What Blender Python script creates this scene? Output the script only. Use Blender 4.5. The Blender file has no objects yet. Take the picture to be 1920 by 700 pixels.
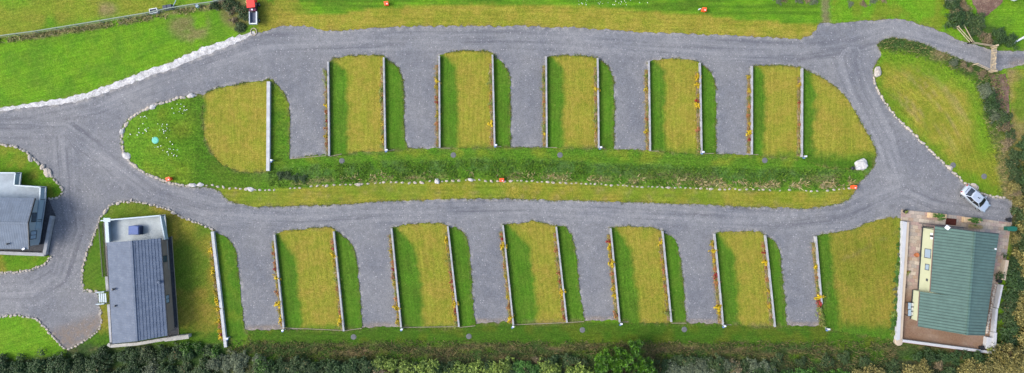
import bpy, bmesh, math, random
import numpy as np
from mathutils import Vector, Matrix, noise as mnoise
from mathutils.geometry import delaunay_2d_cdt
from mathutils.kdtree import KDTree

# ------------------------------------------------------------------ camera, world, light
S = 0.075            # metres per photo pixel on the ground
H = 92.0             # drone height
scene = bpy.context.scene
cam_d = bpy.data.cameras.new("camera")
cam = bpy.data.objects.new("camera", cam_d)
scene.collection.objects.link(cam)
scene.camera = cam
cam.location = (0, 0, H)
cam.rotation_euler = (0, 0, 0)
cam_d.sensor_fit = 'HORIZONTAL'
cam_d.angle = 2*math.atan(1920*S/2/H)
cam_d.clip_end = 3000
cam_d.clip_start = 0.5

SUN_EL, SUN_AZ = 44.0, -98.0     # azimuth: clockwise from +y (top of photo); light comes from the left
world = bpy.data.worlds.new("World"); scene.world = world
world.use_nodes = True
nt = world.node_tree; nt.nodes.clear()
sky = nt.nodes.new('ShaderNodeTexSky'); sky.sky_type = 'NISHITA'; sky.sun_disc = False
sky.sun_elevation = math.radians(SUN_EL); sky.sun_rotation = math.radians(SUN_AZ)
sky.air_density = 1.0; sky.dust_density = 3.0; sky.ozone_density = 1.0
bg = nt.nodes.new('ShaderNodeBackground'); bg.inputs['Strength'].default_value = 0.145
wo = nt.nodes.new('ShaderNodeOutputWorld')
nt.links.new(sky.outputs[0], bg.inputs[0]); nt.links.new(bg.outputs[0], wo.inputs[0])
sd = bpy.data.lights.new("sun", 'SUN'); sd.energy = 1.3; sd.angle = math.radians(28); sd.color = (1.0, 0.96, 0.90)
sun = bpy.data.objects.new("sun", sd); scene.collection.objects.link(sun)
a = math.radians(SUN_AZ); e = math.radians(SUN_EL)
sdir = Vector((math.sin(a)*math.cos(e), math.cos(a)*math.cos(e), math.sin(e)))
sun.rotation_euler = sdir.to_track_quat('Z', 'Y').to_euler()
sun.location = sdir*120
scene.view_settings.view_transform = 'Standard'
scene.view_settings.look = 'None'
scene.view_settings.gamma = 1
scene.view_settings.use_curve_mapping = False
scene.view_settings.exposure = 1.27

# ------------------------------------------------------------------ helpers
C = scene.collection
R = random.Random(11)

def smooth01(t):
    t = np.clip(t, 0, 1); return t*t*(3-2*t)

def vnoise(x, y, seed=0):
    x = np.asarray(x, float); y = np.asarray(y, float)
    xi = np.floor(x); yi = np.floor(y); fx = x-xi; fy = y-yi
    fx = fx*fx*(3-2*fx); fy = fy*fy*(3-2*fy)
    def h(a, b):
        v = np.sin(a*127.1+b*311.7+seed*74.7)*43758.5453
        return v-np.floor(v)
    return (h(xi, yi)*(1-fx)+h(xi+1, yi)*fx)*(1-fy)+(h(xi, yi+1)*(1-fx)+h(xi+1, yi+1)*fx)*fy

def fbm(x, y, seed=0, o=3):
    s = 0; w = 0; a_ = 1.0
    for i in range(o):
        s = s+a_*vnoise(x*2**i+i*7.3, y*2**i-i*3.1, seed+i); w += a_; a_ *= .5
    return s/w

def pdist(X, Y, pts, signed=False):
    """distance of arrays X,Y to a polyline (photo px units)"""
    best = np.full(np.shape(X), 1e9)
    for (x0, y0), (x1, y1) in zip(pts[:-1], pts[1:]):
        dx, dy = x1-x0, y1-y0; L = dx*dx+dy*dy+1e-9
        t = np.clip(((X-x0)*dx+(Y-y0)*dy)/L, 0, 1)
        best = np.minimum(best, np.hypot(X-x0-t*dx, Y-y0-t*dy))
    return best

def inpoly(X, Y, pts):
    X = np.asarray(X); Y = np.asarray(Y)
    r = np.zeros(X.shape, bool)
    n = len(pts)
    for i in range(n):
        x0, y0 = pts[i]; x1, y1 = pts[(i+1) % n]
        if y0 == y1: continue
        c = ((y0 > Y) != (y1 > Y)) & (X < (x1-x0)*(Y-y0)/(y1-y0)+x0)
        r ^= c
    return r

# stone line in the middle, used for the bank relief as well
MID = [(400,348),(429,354),(470,355),(496,357),(522,355),(557,352),(578,351),(604,347.5),(648,346),(674,346),(706,343),(750,342),(779,343),
       (820,341),(846,340),(881,338),(925,339),(960,339),(1000,340),(1035,342),(1110,345),(1197,350),(1300,353),(1400,356),(1500,358),(1560,357),(1592,352)]
MIDX = np.array([p[0] for p in MID]); MIDY = np.array([p[1] for p in MID])

def hpx(X, Y):
    """terrain height (m) at photo-pixel ground position"""
    X = np.asarray(X, float); Y = np.asarray(Y, float)
    h = 0.10*(fbm(X/90, Y/90, 5, 2)-.5)
    d = np.interp(X, MIDX, MIDY)-Y-14              # >0 above the stone line
    f = np.clip((X-470)/60, 0, 1)*np.clip((1570-X)/60, 0, 1)
    h = h + f*0.55*np.exp(-(d/13.0)**2)
    h = h + 0.75*np.exp(-(((X-300)/62)**2+((Y-262)/60)**2))
    h = h + 1.1*smooth01((Y-640)/60)*smooth01((X-420)/80)
    return h

def hz(x, y):
    return float(hpx(960+x/S, 350-y/S))

def W(px, py, z=None, dz=0.0):
    """photo pixel -> world point lying on the terrain (or at true height z)"""
    if z is None:
        z = float(hpx(px, py)); k = 1.0
        return Vector(((px-960)*S, (350-py)*S, z+dz))
    k = (H-z)/H
    return Vector(((px-960)*S*k, (350-py)*S*k, z))

class MB:
    def __init__(s): s.v = []; s.f = []
    def add(s, vs, fs):
        n = len(s.v); s.v += [Vector(p) for p in vs]; s.f += [tuple(i+n for i in f) for f in fs]; return s
    def prism(s, pts, z0, z1):
        n = len(pts)
        ar = sum(pts[i][0]*pts[(i+1) % n][1]-pts[(i+1) % n][0]*pts[i][1] for i in range(n))
        if ar < 0: pts = pts[::-1]
        z0 = z0 if hasattr(z0, '__len__') else [z0]*n
        z1 = z1 if hasattr(z1, '__len__') else [z1]*n
        vs = [(p[0], p[1], z) for p, z in zip(pts, z0)]+[(p[0], p[1], z) for p, z in zip(pts, z1)]
        fs = [tuple(range(n-1, -1, -1)), tuple(range(n, 2*n))]+[(i, (i+1) % n, n+(i+1) % n, n+i) for i in range(n)]
        return s.add(vs, fs)
    def box(s, c, size, rz=0.0, rx=0.0, ry=0.0):
        m = Matrix.Translation(Vector(c)) @ Matrix.Rotation(rz, 4, 'Z') @ Matrix.Rotation(ry, 4, 'Y') @ Matrix.Rotation(rx, 4, 'X')
        x, y, z = size[0]/2, size[1]/2, size[2]/2
        vs = [m @ Vector(p) for p in ((-x,-y,-z),(x,-y,-z),(x,y,-z),(-x,y,-z),(-x,-y,z),(x,-y,z),(x,y,z),(-x,y,z))]
        return s.add(vs, [(3,2,1,0),(4,5,6,7),(0,1,5,4),(1,2,6,5),(2,3,7,6),(3,0,4,7)])
    def bar(s, p0, p1, w, h):
        """box between two points, w wide (horizontal), h high"""
        p0 = Vector(p0); p1 = Vector(p1); d = (p1-p0).normalized()
        side = Vector((-d.y, d.x, 0))
        side = side.normalized() if side.length > 1e-4 else Vector((1, 0, 0))
        up = d.cross(side); up = -up if up.z < 0 else up
        a_, b = side*w/2, up*h/2
        vs = [p0-a_-b, p0+a_-b, p0+a_+b, p0-a_+b, p1-a_-b, p1+a_-b, p1+a_+b, p1-a_+b]
        return s.add(vs, [(0,1,2,3),(7,6,5,4),(0,4,5,1),(1,5,6,2),(2,6,7,3),(3,7,4,0)])
    def tube(s, pts, r, n=8, caps=True):
        pts = [Vector(p) for p in pts]
        rs = r if hasattr(r, '__len__') else [r]*len(pts)
        base = len(s.v)
        prev = None
        for i, p in enumerate(pts):
            d = (pts[min(i+1, len(pts)-1)]-pts[max(i-1, 0)]).normalized()
            u = Vector((0, 0, 1)).cross(d)
            if u.length < .05: u = Vector((1, 0, 0))
            u.normalize(); w = d.cross(u)
            for k in range(n):
                t = 2*math.pi*k/n
                s.v.append(p+(u*math.cos(t)+w*math.sin(t))*rs[i])
        for i in range(len(pts)-1):
            for k in range(n):
                a_ = base+i*n+k; b = base+i*n+(k+1) % n
                s.f.append((a_, b, b+n, a_+n))
        if caps:
            s.f.append(tuple(base+k for k in range(n-1, -1, -1)))
            s.f.append(tuple(base+(len(pts)-1)*n+k for k in range(n)))
        return s
    def lathe(s, c, prof, n=16, sx=1, sy=1):
        base = len(s.v)
        for r, z in prof:
            for k in range(n):
                t = 2*math.pi*k/n
                s.v.append(Vector((c[0]+math.cos(t)*r*sx, c[1]+math.sin(t)*r*sy, c[2]+z)))
        for i in range(len(prof)-1):
            for k in range(n):
                a_ = base+i*n+k; b = base+i*n+(k+1) % n
                s.f.append((a_, b, b+n, a_+n))
        s.f.append(tuple(base+k for k in range(n-1, -1, -1)))
        s.f.append(tuple(base+(len(prof)-1)*n+k for k in range(n)))
        return s

def tag(o, label=None, cat=None, group=None, kind=None):
    if label: o['label'] = label
    if cat: o['category'] = cat
    if group: o['group'] = group
    if kind: o['kind'] = kind
    return o

def build(name, mb, mat, parent=None, smooth=False, bevel=0.0):
    """mesh from world coordinates; when parented the vertices become local to the parent"""
    me = bpy.data.meshes.new(name)
    off = Vector((0, 0, 0))
    p = parent
    while p is not None: off = off+p.location; p = p.parent
    me.from_pydata([tuple(v-off) for v in mb.v], [], mb.f)
    me.materials.append(mat)
    if smooth:
        me.polygons.foreach_set('use_smooth', [True]*len(me.polygons))
    o = bpy.data.objects.new(name, me); C.objects.link(o)
    if parent: o.parent = parent
    if bevel:
        b = o.modifiers.new('bevel', 'BEVEL'); b.width = bevel; b.segments = 2; b.limit_method = 'ANGLE'
    return o

def single(name, mb, mat, loc, label, cat, group=None, **k):
    """one-mesh thing with its origin at loc"""
    loc = Vector(loc)
    for i in range(len(mb.v)): mb.v[i] = mb.v[i]-loc
    o = build(name, mb, mat, None, **k); o.location = loc
    return tag(o, label, cat, group)

def thing(name, loc, label, cat, group=None):
    o = bpy.data.objects.new(name, None); C.objects.link(o); o.location = loc
    o.empty_display_size = .3
    return tag(o, label, cat, group)

def copy_tree(o, parent=None):
    c = o.copy(); C.objects.link(c); c.parent = parent
    for ch in list(o.children): copy_tree(ch, c)
    return c

ORD = ['first','second','third','fourth','fifth','sixth','seventh','eighth','ninth','tenth','eleventh','twelfth','thirteenth','fourteenth',
       'fifteenth','sixteenth','seventeenth','eighteenth','nineteenth','twentieth']+['%dth' % i for i in range(21, 60)]

# ------------------------------------------------------------------ materials
class NT:
    def __init__(s, name):
        s.m = bpy.data.materials.new(name); s.m.use_nodes = True
        s.t = s.m.node_tree; s.b = s.t.nodes['Principled BSDF']
        s.pos = None
    def n(s, typ, **k):
        nd = s.t.nodes.new(typ)
        for a_, v in k.items(): setattr(nd, a_, v)
        return nd
    def l(s, a_, b): s.t.links.new(a_, b)
    def P(s):
        if s.pos is None: s.pos = s.n('ShaderNodeNewGeometry').outputs['Position']
        return s.pos
    def obj(s): return s.n('ShaderNodeTexCoord').outputs['Object']
    def noise(s, scale, detail=3, vec=None, rough=.55, dist=0):
        nd = s.n('ShaderNodeTexNoise'); nd.inputs['Scale'].default_value = scale
        nd.inputs['Detail'].default_value = detail; nd.inputs['Roughness'].default_value = rough
        nd.inputs['Distortion'].default_value = dist
        s.l(vec if vec is not None else s.P(), nd.inputs['Vector']); return nd.outputs['Fac']
    def mapping(s, vec, scale=(1,1,1), rot=(0,0,0)):
        nd = s.n('ShaderNodeMapping'); nd.inputs['Scale'].default_value = scale; nd.inputs['Rotation'].default_value = rot
        s.l(vec, nd.inputs['Vector']); return nd.outputs[0]
    def voro(s, scale, feature='F1', vec=None, out='Distance'):
        nd = s.n('ShaderNodeTexVoronoi'); nd.feature = feature; nd.inputs['Scale'].default_value = scale
        s.l(vec if vec is not None else s.P(), nd.inputs['Vector']); return nd.outputs[out]
    def rng(s, x, a0, a1, b0, b1, clamp=True):
        nd = s.n('ShaderNodeMapRange'); nd.clamp = clamp
        for i, v in enumerate((a0, a1, b0, b1)): nd.inputs[i+1].default_value = v
        s.l(x, nd.inputs[0]); return nd.outputs[0]
    def math(s, op, a_, b=None):
        nd = s.n('ShaderNodeMath', operation=op)
        for i, v in enumerate((a_, b)):
            if v is None: continue
            if isinstance(v, (int, float)): nd.inputs[i].default_value = v
            else: s.l(v, nd.inputs[i])
        return nd.outputs[0]
    def mix(s, f, a_, b, mode='MIX'):
        nd = s.n('ShaderNodeMix', data_type='RGBA', blend_type=mode)
        for i, v in ((0, f), (6, a_), (7, b)):
            if isinstance(v, (int, float)): nd.inputs[i].default_value = v
            elif isinstance(v, tuple): nd.inputs[i].default_value = (*v, 1) if len(v) == 3 else v
            else: s.l(v, nd.inputs[i])
        return nd.outputs[2]
    def scale(s, col, f):
        nd = s.n('ShaderNodeVectorMath', operation='SCALE'); s.l(col, nd.inputs[0])
        if isinstance(f, (int, float)): nd.inputs['Scale'].default_value = f
        else: s.l(f, nd.inputs['Scale'])
        return nd.outputs[0]
    def attr(s, name, out='Color'):
        nd = s.n('ShaderNodeAttribute'); nd.attribute_name = name; return nd.outputs[out]
    def bump(s, h, strength=.5, dist=.05):
        nd = s.n('ShaderNodeBump'); nd.inputs['Strength'].default_value = strength; nd.inputs['Distance'].default_value = dist
        s.l(h, nd.inputs['Height']); s.l(nd.outputs[0], s.b.inputs['Normal'])
    def base(s, col):
        if isinstance(col, tuple): s.b.inputs['Base Color'].default_value = (*col, 1)
        else: s.l(col, s.b.inputs['Base Color'])
    def fin(s, rough=.9, spec=.3, metal=0.0):
        s.b.inputs['Roughness'].default_value = rough; s.b.inputs['Specular IOR Level'].default_value = spec
        s.b.inputs['Metallic'].default_value = metal; return s.m

def simple(name, col, rough=.6, spec=.4, metal=0.0, var=.12, scale=3.0, fine=30.0):
    t = NT(name)
    o = t.obj()
    n = t.noise(scale, 4, o); n2 = t.noise(fine, 2, o)
    f = t.math('MULTIPLY', t.rng(n, .3, .7, 1-var, 1+var), t.rng(n2, .3, .7, 1-var*.7, 1+var*.7))
    rgb = t.n('ShaderNodeRGB'); rgb.outputs[0].default_value = (*col, 1)
    t.base(t.scale(rgb.outputs[0], f))
    return t.fin(rough, spec, metal)

def make_grass():
    t = NT('grass')
    tone = t.attr('tone'); rough = t.attr('rough', 'Fac')
    uv = t.n('ShaderNodeUVMap'); uv.uv_map = 'mow'
    st = t.noise(1.0, 3, t.mapping(uv.outputs[0], (.22, 3.2, 1)))
    st2 = t.noise(1.0, 2, t.mapping(uv.outputs[0], (1.1, 9.0, 1)))
    n1 = t.noise(7.0, 3, rough=.7); n2 = t.noise(1.7, 4, rough=.6); n3 = t.noise(.45, 3)
    n4 = t.noise(3.2, 4, t.mapping(t.P(), (1, 1, 1), (0, 0, .6)), rough=.75)
    fine = t.rng(n1, .3, .7, .66, 1.36)
    fineR = t.rng(n1, .3, .7, .45, 1.6)
    f1 = t.math('ADD', t.math('MULTIPLY', fine, t.math('SUBTRACT', 1.0, rough)), t.math('MULTIPLY', fineR, rough))
    n5 = t.noise(3.0, 3, rough=.7); f2 = t.math('MULTIPLY', t.rng(n2, .3, .7, .88, 1.12), t.rng(n5, .3, .7, .84, 1.16))
    f4r = t.rng(n4, .32, .68, .62, 1.4)
    f4 = t.math('ADD', t.math('MULTIPLY', f4r, rough), t.math('SUBTRACT', 1.0, rough))
    fs = t.math('MULTIPLY', t.rng(st, .3, .7, .84, 1.16), t.rng(st2, .3, .7, .95, 1.05))
    f = t.math('MULTIPLY', t.math('MULTIPLY', f1, f2), t.math('MULTIPLY', fs, f4))
    # hue drift: greener / drier patches
    dry = t.mix(t.rng(n3, .38, .62, 0, 1), (.92, 1.02, .9), (1.08, .99, 1.15))
    dry2 = t.mix(t.rng(n2, .35, .65, 0, 1), (.95, 1.01, .9), (1.06, 1.0, 1.2))
    dry3 = t.mix(t.rng(n1, .3, .7, 0, 1), (.93, 1.0, .8), (1.08, 1.0, 1.5))
    c = t.mix(1.0, tone, dry, 'MULTIPLY'); c = t.mix(1.0, c, dry2, 'MULTIPLY'); c = t.mix(1.0, c, dry3, 'MULTIPLY')
    c = t.scale(c, f)
    fk = t.math('MULTIPLY', t.rng(t.voro(1.5), .10, .20, 1, 0), t.rng(n2, .5, .65, 0, .45))
    c = t.mix(fk, c, (.20, .24, .05))
    t.base(c); t.bump(n1, .5, .06)
    return t.fin(.95, .15)

def make_gravel():
    t = NT('gravel')
    edge = t.attr('edge', 'Fac'); dirt = t.attr('dirt', 'Fac')
    uv = t.n('ShaderNodeUVMap'); uv.uv_map = 'mow'
    wt = t.attr('lane', 'Fac')
    st = t.noise(1.0, 4, t.mapping(uv.outputs[0], (.06, 1.3, 1)), dist=.3)
    st2 = t.noise(1.0, 3, t.mapping(uv.outputs[0], (.5, 5.0, 1)))
    n1 = t.noise(9.0, 2, rough=.8); n2 = t.noise(1.2, 5, rough=.65); n3 = t.noise(.16, 3); n4 = t.noise(.5, 5, rough=.7, dist=.6)
    fleck = t.voro(3.0); fleck2 = t.voro(7.0)
    fr = t.rng(t.voro(3.0, out='Color'), 0, 1, 0, 1)
    base = t.mix(t.rng(n3, .35, .65, 0, 1), (.116, .121, .134), (.150, .152, .157))
    base = t.mix(t.rng(n4, .48, .72, 0, .55), base, (.18, .18, .185))
    # worn lanes
    lane = t.math('MULTIPLY', wt, t.rng(st, .46, .70, 0, .6))
    base = t.mix(lane, base, (.205, .207, .214))
    dk = t.math('MULTIPLY', wt, t.rng(st, .30, .46, .6, 0))
    base = t.mix(dk, base, (.07, .072, .086))
    # brown soil showing where the bays end and along the edges
    df = t.math('MULTIPLY', dirt, t.rng(n2, .35, .6, .25, 1))
    base = t.mix(df, base, (.15, .115, .085))
    pale = t.math('MULTIPLY', t.rng(edge, 0, .55, 1, 0), t.rng(n2, .42, .62, 0, .8))
    base = t.mix(pale, base, (.26, .245, .22))
    f = t.math('MULTIPLY', t.rng(n1, .3, .7, .68, 1.34), t.rng(n2, .3, .7, .88, 1.12))
    f = t.math('MULTIPLY', f, t.math('ADD', t.math('MULTIPLY', t.math('SUBTRACT', t.rng(st2, .3, .7, .95, 1.05), 1.0), wt), 1.0))
    c = t.scale(base, f)
    # pale loose stones and dark ones
    fl = t.math('MULTIPLY', t.rng(fleck, .14, .26, 1, 0), t.rng(fr, .55, .8, 0, .75))
    c = t.mix(fl, c, (.34, .33, .34))
    fl2 = t.math('MULTIPLY', t.rng(fleck2, .12, .26, 1, 0), .4)
    c = t.mix(fl2, c, (.05, .052, .065))
    t.base(c); t.bump(n1, .6, .05)
    return t.fin(.92, .2)

def make_chalk():
    t = NT('chalk_stone')
    n = t.noise(6, 3, rough=.8); n2 = t.noise(1.3, 4)
    v = t.voro(9.0, out='Color'); vv = t.n('ShaderNodeSeparateColor'); t.l(v, vv.inputs[0])
    c = t.mix(t.rng(n2, .35, .65, 0, 1), (.30, .295, .29), (.50, .49, .48))
    c = t.mix(t.rng(n, .3, .42, .75, 0), c, (.12, .12, .12))
    c = t.scale(c, t.rng(vv.outputs[0], 0, 1, .72, 1.25))
    t.base(c); t.bump(n, .8, .08); return t.fin(.9, .2)

def make_soil():
    t = NT('bare_soil')
    n = t.noise(6, 4, rough=.8); n2 = t.noise(.9, 4)
    c = t.mix(t.rng(n2, .35, .65, 0, 1), (.10, .058, .045), (.17, .115, .085))
    c = t.scale(c, t.rng(n, .3, .7, .6, 1.4))
    fl = t.math('MULTIPLY', t.rng(t.voro(3.0), .1, .22, 1, 0), .5)
    c = t.mix(fl, c, (.25, .21, .15))
    t.base(c); t.bump(n, .8, .08); return t.fin(.95, .15)

def make_patio():
    t = NT('paving')
    m = t.mapping(t.P(), (1, 1, 1), (0, 0, math.radians(6)))
    br = t.n('ShaderNodeTexBrick'); t.l(m, br.inputs['Vector'])
    br.inputs['Scale'].default_value = 1.0
    for k, v in (('Brick Width', .75), ('Row Height', .5), ('Mortar Size', .02), ('Bias', 0.0)): br.inputs[k].default_value = v
    br.inputs['Color1'].default_value = (0, 0, 0, 1); br.inputs['Color2'].default_value = (1, 1, 1, 1); br.inputs['Mortar'].default_value = (.5, .5, .5, 1)
    cr = t.n('ShaderNodeValToRGB'); t.l(br.outputs['Color'], cr.inputs[0])
    els = cr.color_ramp.elements
    cols = [(0, (.27, .19, .13)), (.25, (.24, .215, .19)), (.5, (.33, .27, .20)), (.75, (.25, .17, .15)), (1, (.37, .32, .255))]
    els[0].position = 0; els[0].color = (*cols[0][1], 1); els[1].position = 1; els[1].color = (*cols[-1][1], 1)
    for p, c in cols[1:-1]:
        el = els.new(p); el.color = (*c, 1)
    cr.color_ramp.interpolation = 'CONSTANT' if False else 'LINEAR'
    c = cr.outputs[0]
    c = t.mix(br.outputs['Fac'], c, (.20, .165, .13))
    n2 = t.noise(.35, 3); n = t.noise(5, 4, rough=.7)
    dirt = t.attr('dirt', 'Fac')
    c = t.mix(t.math('MULTIPLY', dirt, t.rng(n2, .2, .6, .6, .95)), c, (.145, .085, .05))
    c = t.scale(c, t.rng(n, .3, .7, .78, 1.22))
    t.base(c); t.bump(br.outputs['Fac'], -.3, .01); return t.fin(.8, .3)

def make_leaf(name, dark, light, tint=None, rough=.6):
    t = NT(name)
    lv = t.attr('lv', 'Fac')
    oi = t.n('ShaderNodeObjectInfo').outputs['Random']
    c = t.mix(lv, dark, light)
    c = t.scale(c, t.rng(oi, 0, 1, .85, 1.18))
    if tint:
        c = t.mix(t.rng(lv, .86, .9, 0, .8), c, tint)
    t.base(c)
    return t.fin(rough, .3)

M = {}
M['grass'] = make_grass(); M['gravel'] = make_gravel(); M['chalk'] = make_chalk(); M['soil'] = make_soil(); M['patio'] = make_patio()

# ------------------------------------------------------------------ ground: one triangulated sheet cut into its regions
OL = np.array((.182, .168, .017)); LU = np.array((.052, .118, .006)); BR = np.array((.084, .182, .006))
DK = np.array((.026, .052, .009)); DR = np.array((.19, .15, .055)); YG = np.array((.132, .150, .010)); HG = np.array((.030, .040, .012))
BN = np.array((.11, .085, .03))

# walls of the plots: top of photo -> bottom of photo, centre line in photo pixels at the ground, (bed on its left?)
UW = [((505.5,154),(504.5,321),0), ((616.5,117),(618.5,293),1), ((720.5,109),(723.5,284),1), ((824,106),(825,278),1), ((923.5,104),(927.5,275),1),
      ((1023.5,107),(1025,277),1), ((1120,110),(1122,278),1), ((1215.5,115),(1218,283),1), ((1311,119),(1314,288),1), ((1408,125),(1408,290),1), ((1502,129),(1501,295),1)]
DW = [((401,434),(425.5,650),1), ((516,440),(533.5,614),1), ((627,434),(646,620),1), ((735,428),(753,613),1), ((840,424),(861,612),1), ((943,422),(962.5,608),1),
      ((1042.5,425),(1062.5,604),1), ((1144,428),(1161,603),1), ((1241,433),(1257.5,603),1), ((1338,438),(1354,608),1), ((1433,441),(1451,612),1), ((1527,443),(1545,614),1)]

def P_(*a): return [tuple(p) for p in a]
gravel_poly = [(-110,228),(0,209),(50,201),(125,194),(175,181),(215,167),(250,154),(280,142),(320,130),(350,117),(380,104),(425,87),(465,70),(480,62),(510,55),(525,49),(570,48),(600,57),
 (630,58),(680,54),(760,50),(880,49),(960,49),(1060,51),(1160,57),(1260,63),(1360,66),(1440,70),(1470,72),(1500,74),(1520,67),(1532,52),(1540,44),(1590,43),(1640,38),
 (1680,36),(1705,39),(1730,47),(1765,60),(1800,75),(1830,85),(1855,92),(1875,95),(1920,95),(2060,98),(2060,126),(1920,122),(1888,127),(1872,134),(1900,360),
 (1897,377),(1898,394),(1897,407),(1896,425),(1700,425),(1560,500),(1537,611),(1476,611),(1400,608),(1350,607),(1287,606),(1220,604),(1150,601),(1096,602),(1000,604),(952,604),(891,608),(800,612),
 (745,613),(679,615),(600,617),(525,618),(480,620),(459,617),(425,645),(250,650),(125,658),(100,632),(85,615),(70,598),(50,594),(30,590),(0,595),(-110,603)]
chalk_poly = [(-110,219),(0,203),(50,195),(125,184),(175,170),(215,155),(250,142),(280,129),(320,117),(350,102),(380,90),(425,74),(460,63),(476,58),(480,63),(465,71),
 (425,88),(380,105),(350,118),(320,131),(280,143),(250,155),(215,168),(175,182),(125,195),(50,202),(0,210),(-110,229)]
island = [(381,178),(400,168),(430,160),(470,154),(503,150),(510,148),(516,155),(525,165),(535,178),(541,192),(543,210),(543,298),(580,293),(606,290),
 (619,293),(616,200),(617,117),(621,113),(630,110),(652,106),(680,103.5),(700,103),(718,106),(723,109),(735,117),(745,127),(752,140),(756,155),(757,200),(758,240),(760,262),(765,278),
 (800,279),(824,278),(824,200),(823,106),(835,101),(855,97),(885,95),(915,96),(922,99),(928,106),(940,115),(950,128),(957,145),(957.5,180),(957,276),(1000,276),(1024,277),(1024,200),(1024,107),
 (1050,105),(1090,104),(1110,106),(1122,111),(1133,118),(1143,130),(1149,145),(1151,160),(1152,279),(1190,280),(1217,283),(1216,200),(1215,115),(1240,112),(1275,110),(1300,113),(1312,119),(1322,125),
 (1333,138),(1340,152),(1342,165),(1343,288),(1380,290),(1407,291),(1407,200),(1407,126),(1440,123.5),(1475,123),(1500,127),(1515,134),(1540,145),(1562,158),(1580,175),(1600,205),(1620,240),
 (1638,270),(1643,290),(1641,305),(1630,325),(1610,343),(1603,352),(1602,362),(1592,372),(1580,380),(1560,385),(1510,391),(1440,389),(1380,387),(1300,383),(1200,380),(1100,377),(1000,374),(960,373),(900,373),
 (800,375),(720,378),(650,383),(590,386),(540,387),(480,388),(445,382),(428,376),(418,366),(412,357),(400,352),(350,350),(320,345),(290,333),(265,320),(245,305),(232,285),(228,262),(232,240),(245,222),
 (270,207),(300,194),(340,183),(368,177)]
# mown pitch lawns inside the island (each a piece of lawn of its own)
upper_lawns = [
 [(382,178),(400,169),(430,161),(470,155),(505,151),(504.5,322),(470,324),(440,320),(415,308),(395,285),(384,255),(381,220)],
 [(617,117),(621,113),(630,110),(652,106),(680,103.5),(700,103),(718,106),(723,109),(735,117),(745,127),(752,140),(756,155),(757,200),(758,240),(760,262),(764,280),(723.5,284),(680,284),(619,293)],
 [(823.5,106),(835,101),(855,97),(885,95),(915,96),(922,99),(928,106),(940,115),(950,128),(957,145),(957.5,180),(957,276),(927,277),(880,278),(825,278)],
 [(1024,107),(1050,105),(1090,104),(1110,106),(1122,111),(1133,118),(1143,130),(1149,145),(1151,160),(1152,279),(1122,279),(1070,279),(1025,277)],
 [(1215.5,115),(1240,112),(1275,110),(1300,113),(1312,119),(1322,125),(1333,138),(1340,152),(1342,165),(1343,288),(1314,289),(1260,286),(1218,283)],
 [(1408,126),(1440,123.5),(1475,123),(1500,127),(1515,134),(1540,145),(1562,158),(1580,175),(1600,205),(1620,240),(1638,270),(1643,290),(1635,315),(1590,318),(1540,312),(1501,299),(1440,294),(1408,291)],
]
lower_lawns = [
 [(516,440),(530,432),(570,430),(605,426),(620,426),(630,434),(650,447),(662,462),(669,485),(672,520),(676,565),(679,617),(646,620),(590,618),(534,616)],
 [(735,428),(760,421),(790,420),(820,418),(836,422),(855,427),(869,435),(877,455),(881,480),(884,525),(887,565),(891,610),(861,614),(800,615),(753,615)],
 [(943,422),(970,419),(995,415),(1020,419),(1037,423),(1060,426),(1070,440),(1079,465),(1083,500),(1087,545),(1096,603),(1062,606),(1010,608),(963,608)],
 [(1144,428),(1170,425),(1200,425),(1225,427),(1238,432),(1248,437),(1262,446),(1271,460),(1276,485),(1280,520),(1284,565),(1287,606),(1257,606),(1210,606),(1161,604)],
 [(1338,438),(1360,435),(1395,434),(1425,435),(1433,440),(1443,446),(1455,455),(1462,475),(1467,515),(1471,555),(1476,611),(1451,613),(1400,611),(1354,609)],
]
big_lawn = [(1527,443),(1560,437),(1595,431),(1625,420),(1645,412),(1660,408),(1678,409),(1690,411),(1690,450),(1686,525),(1679,600),(1675,637),(1600,628),(1545,615)]
lodge_lawn = [(401,432),(375,421),(350,412),(310,392),(280,385),(250,378),(225,379),(205,387),(190,407),(175,445),(165,470),(156,500),(154,525),(157,545),(184,548),(186,570),(190,600),(187,617),(170,632),(150,645),
 (125,657),(125,690),(430,690),(426,650),(412,540)]
side_strip = [(401,434),(410,438),(425,445),(437,457),(444,480),(447,515),(452,560),(456,600),(459,618),(470,645),(430,660),(425.5,650),(413,540)]
plotA = [(-110,275),(0,271),(25,275),(50,287),(68,302),(90,325),(110,345),(117,354),(117,363),(107,371),(90,372),(60,372),(-110,372)]
plotA2 = [(-110,470),(0,477),(90,479),(95,482),(85,495),(55,507),(25,511),(0,512),(-110,520)]
R1 = [(1645,85),(1655,74),(1675,71),(1700,75),(1730,82),(1760,95),(1790,107),(1830,122),(1856,134),(1880,138),(1895,180),(1900,360),(1898,376),(1884,371),(1861,368),(1847,365),(1834,359),(1820,349),(1806,341),
 (1796,331),(1775,310),(1740,277),(1710,247),(1680,217),(1660,192),(1645,165),(1639,145),(1638,128),(1644,118),(1652,103),(1649,93)]
patio_poly = [(1690,393),(1790,404),(1896,418),(1892,445),(1887,485),(1872,530),(1860,620),(1856,657),(1760,646),(1684,637),(1692,525),(1700,415),(1689,413)]
soil_poly = [(1852,137),(1886,139),(1893,165),(1893,200),(1895,235),(1892,262),(1884,250),(1872,222),(1866,180),(1858,155)]
top_soil = [(1812,-30),(1826,8),(1835,28),(1842,36),(1862,20),(1880,4),(1890,-30)]

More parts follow.
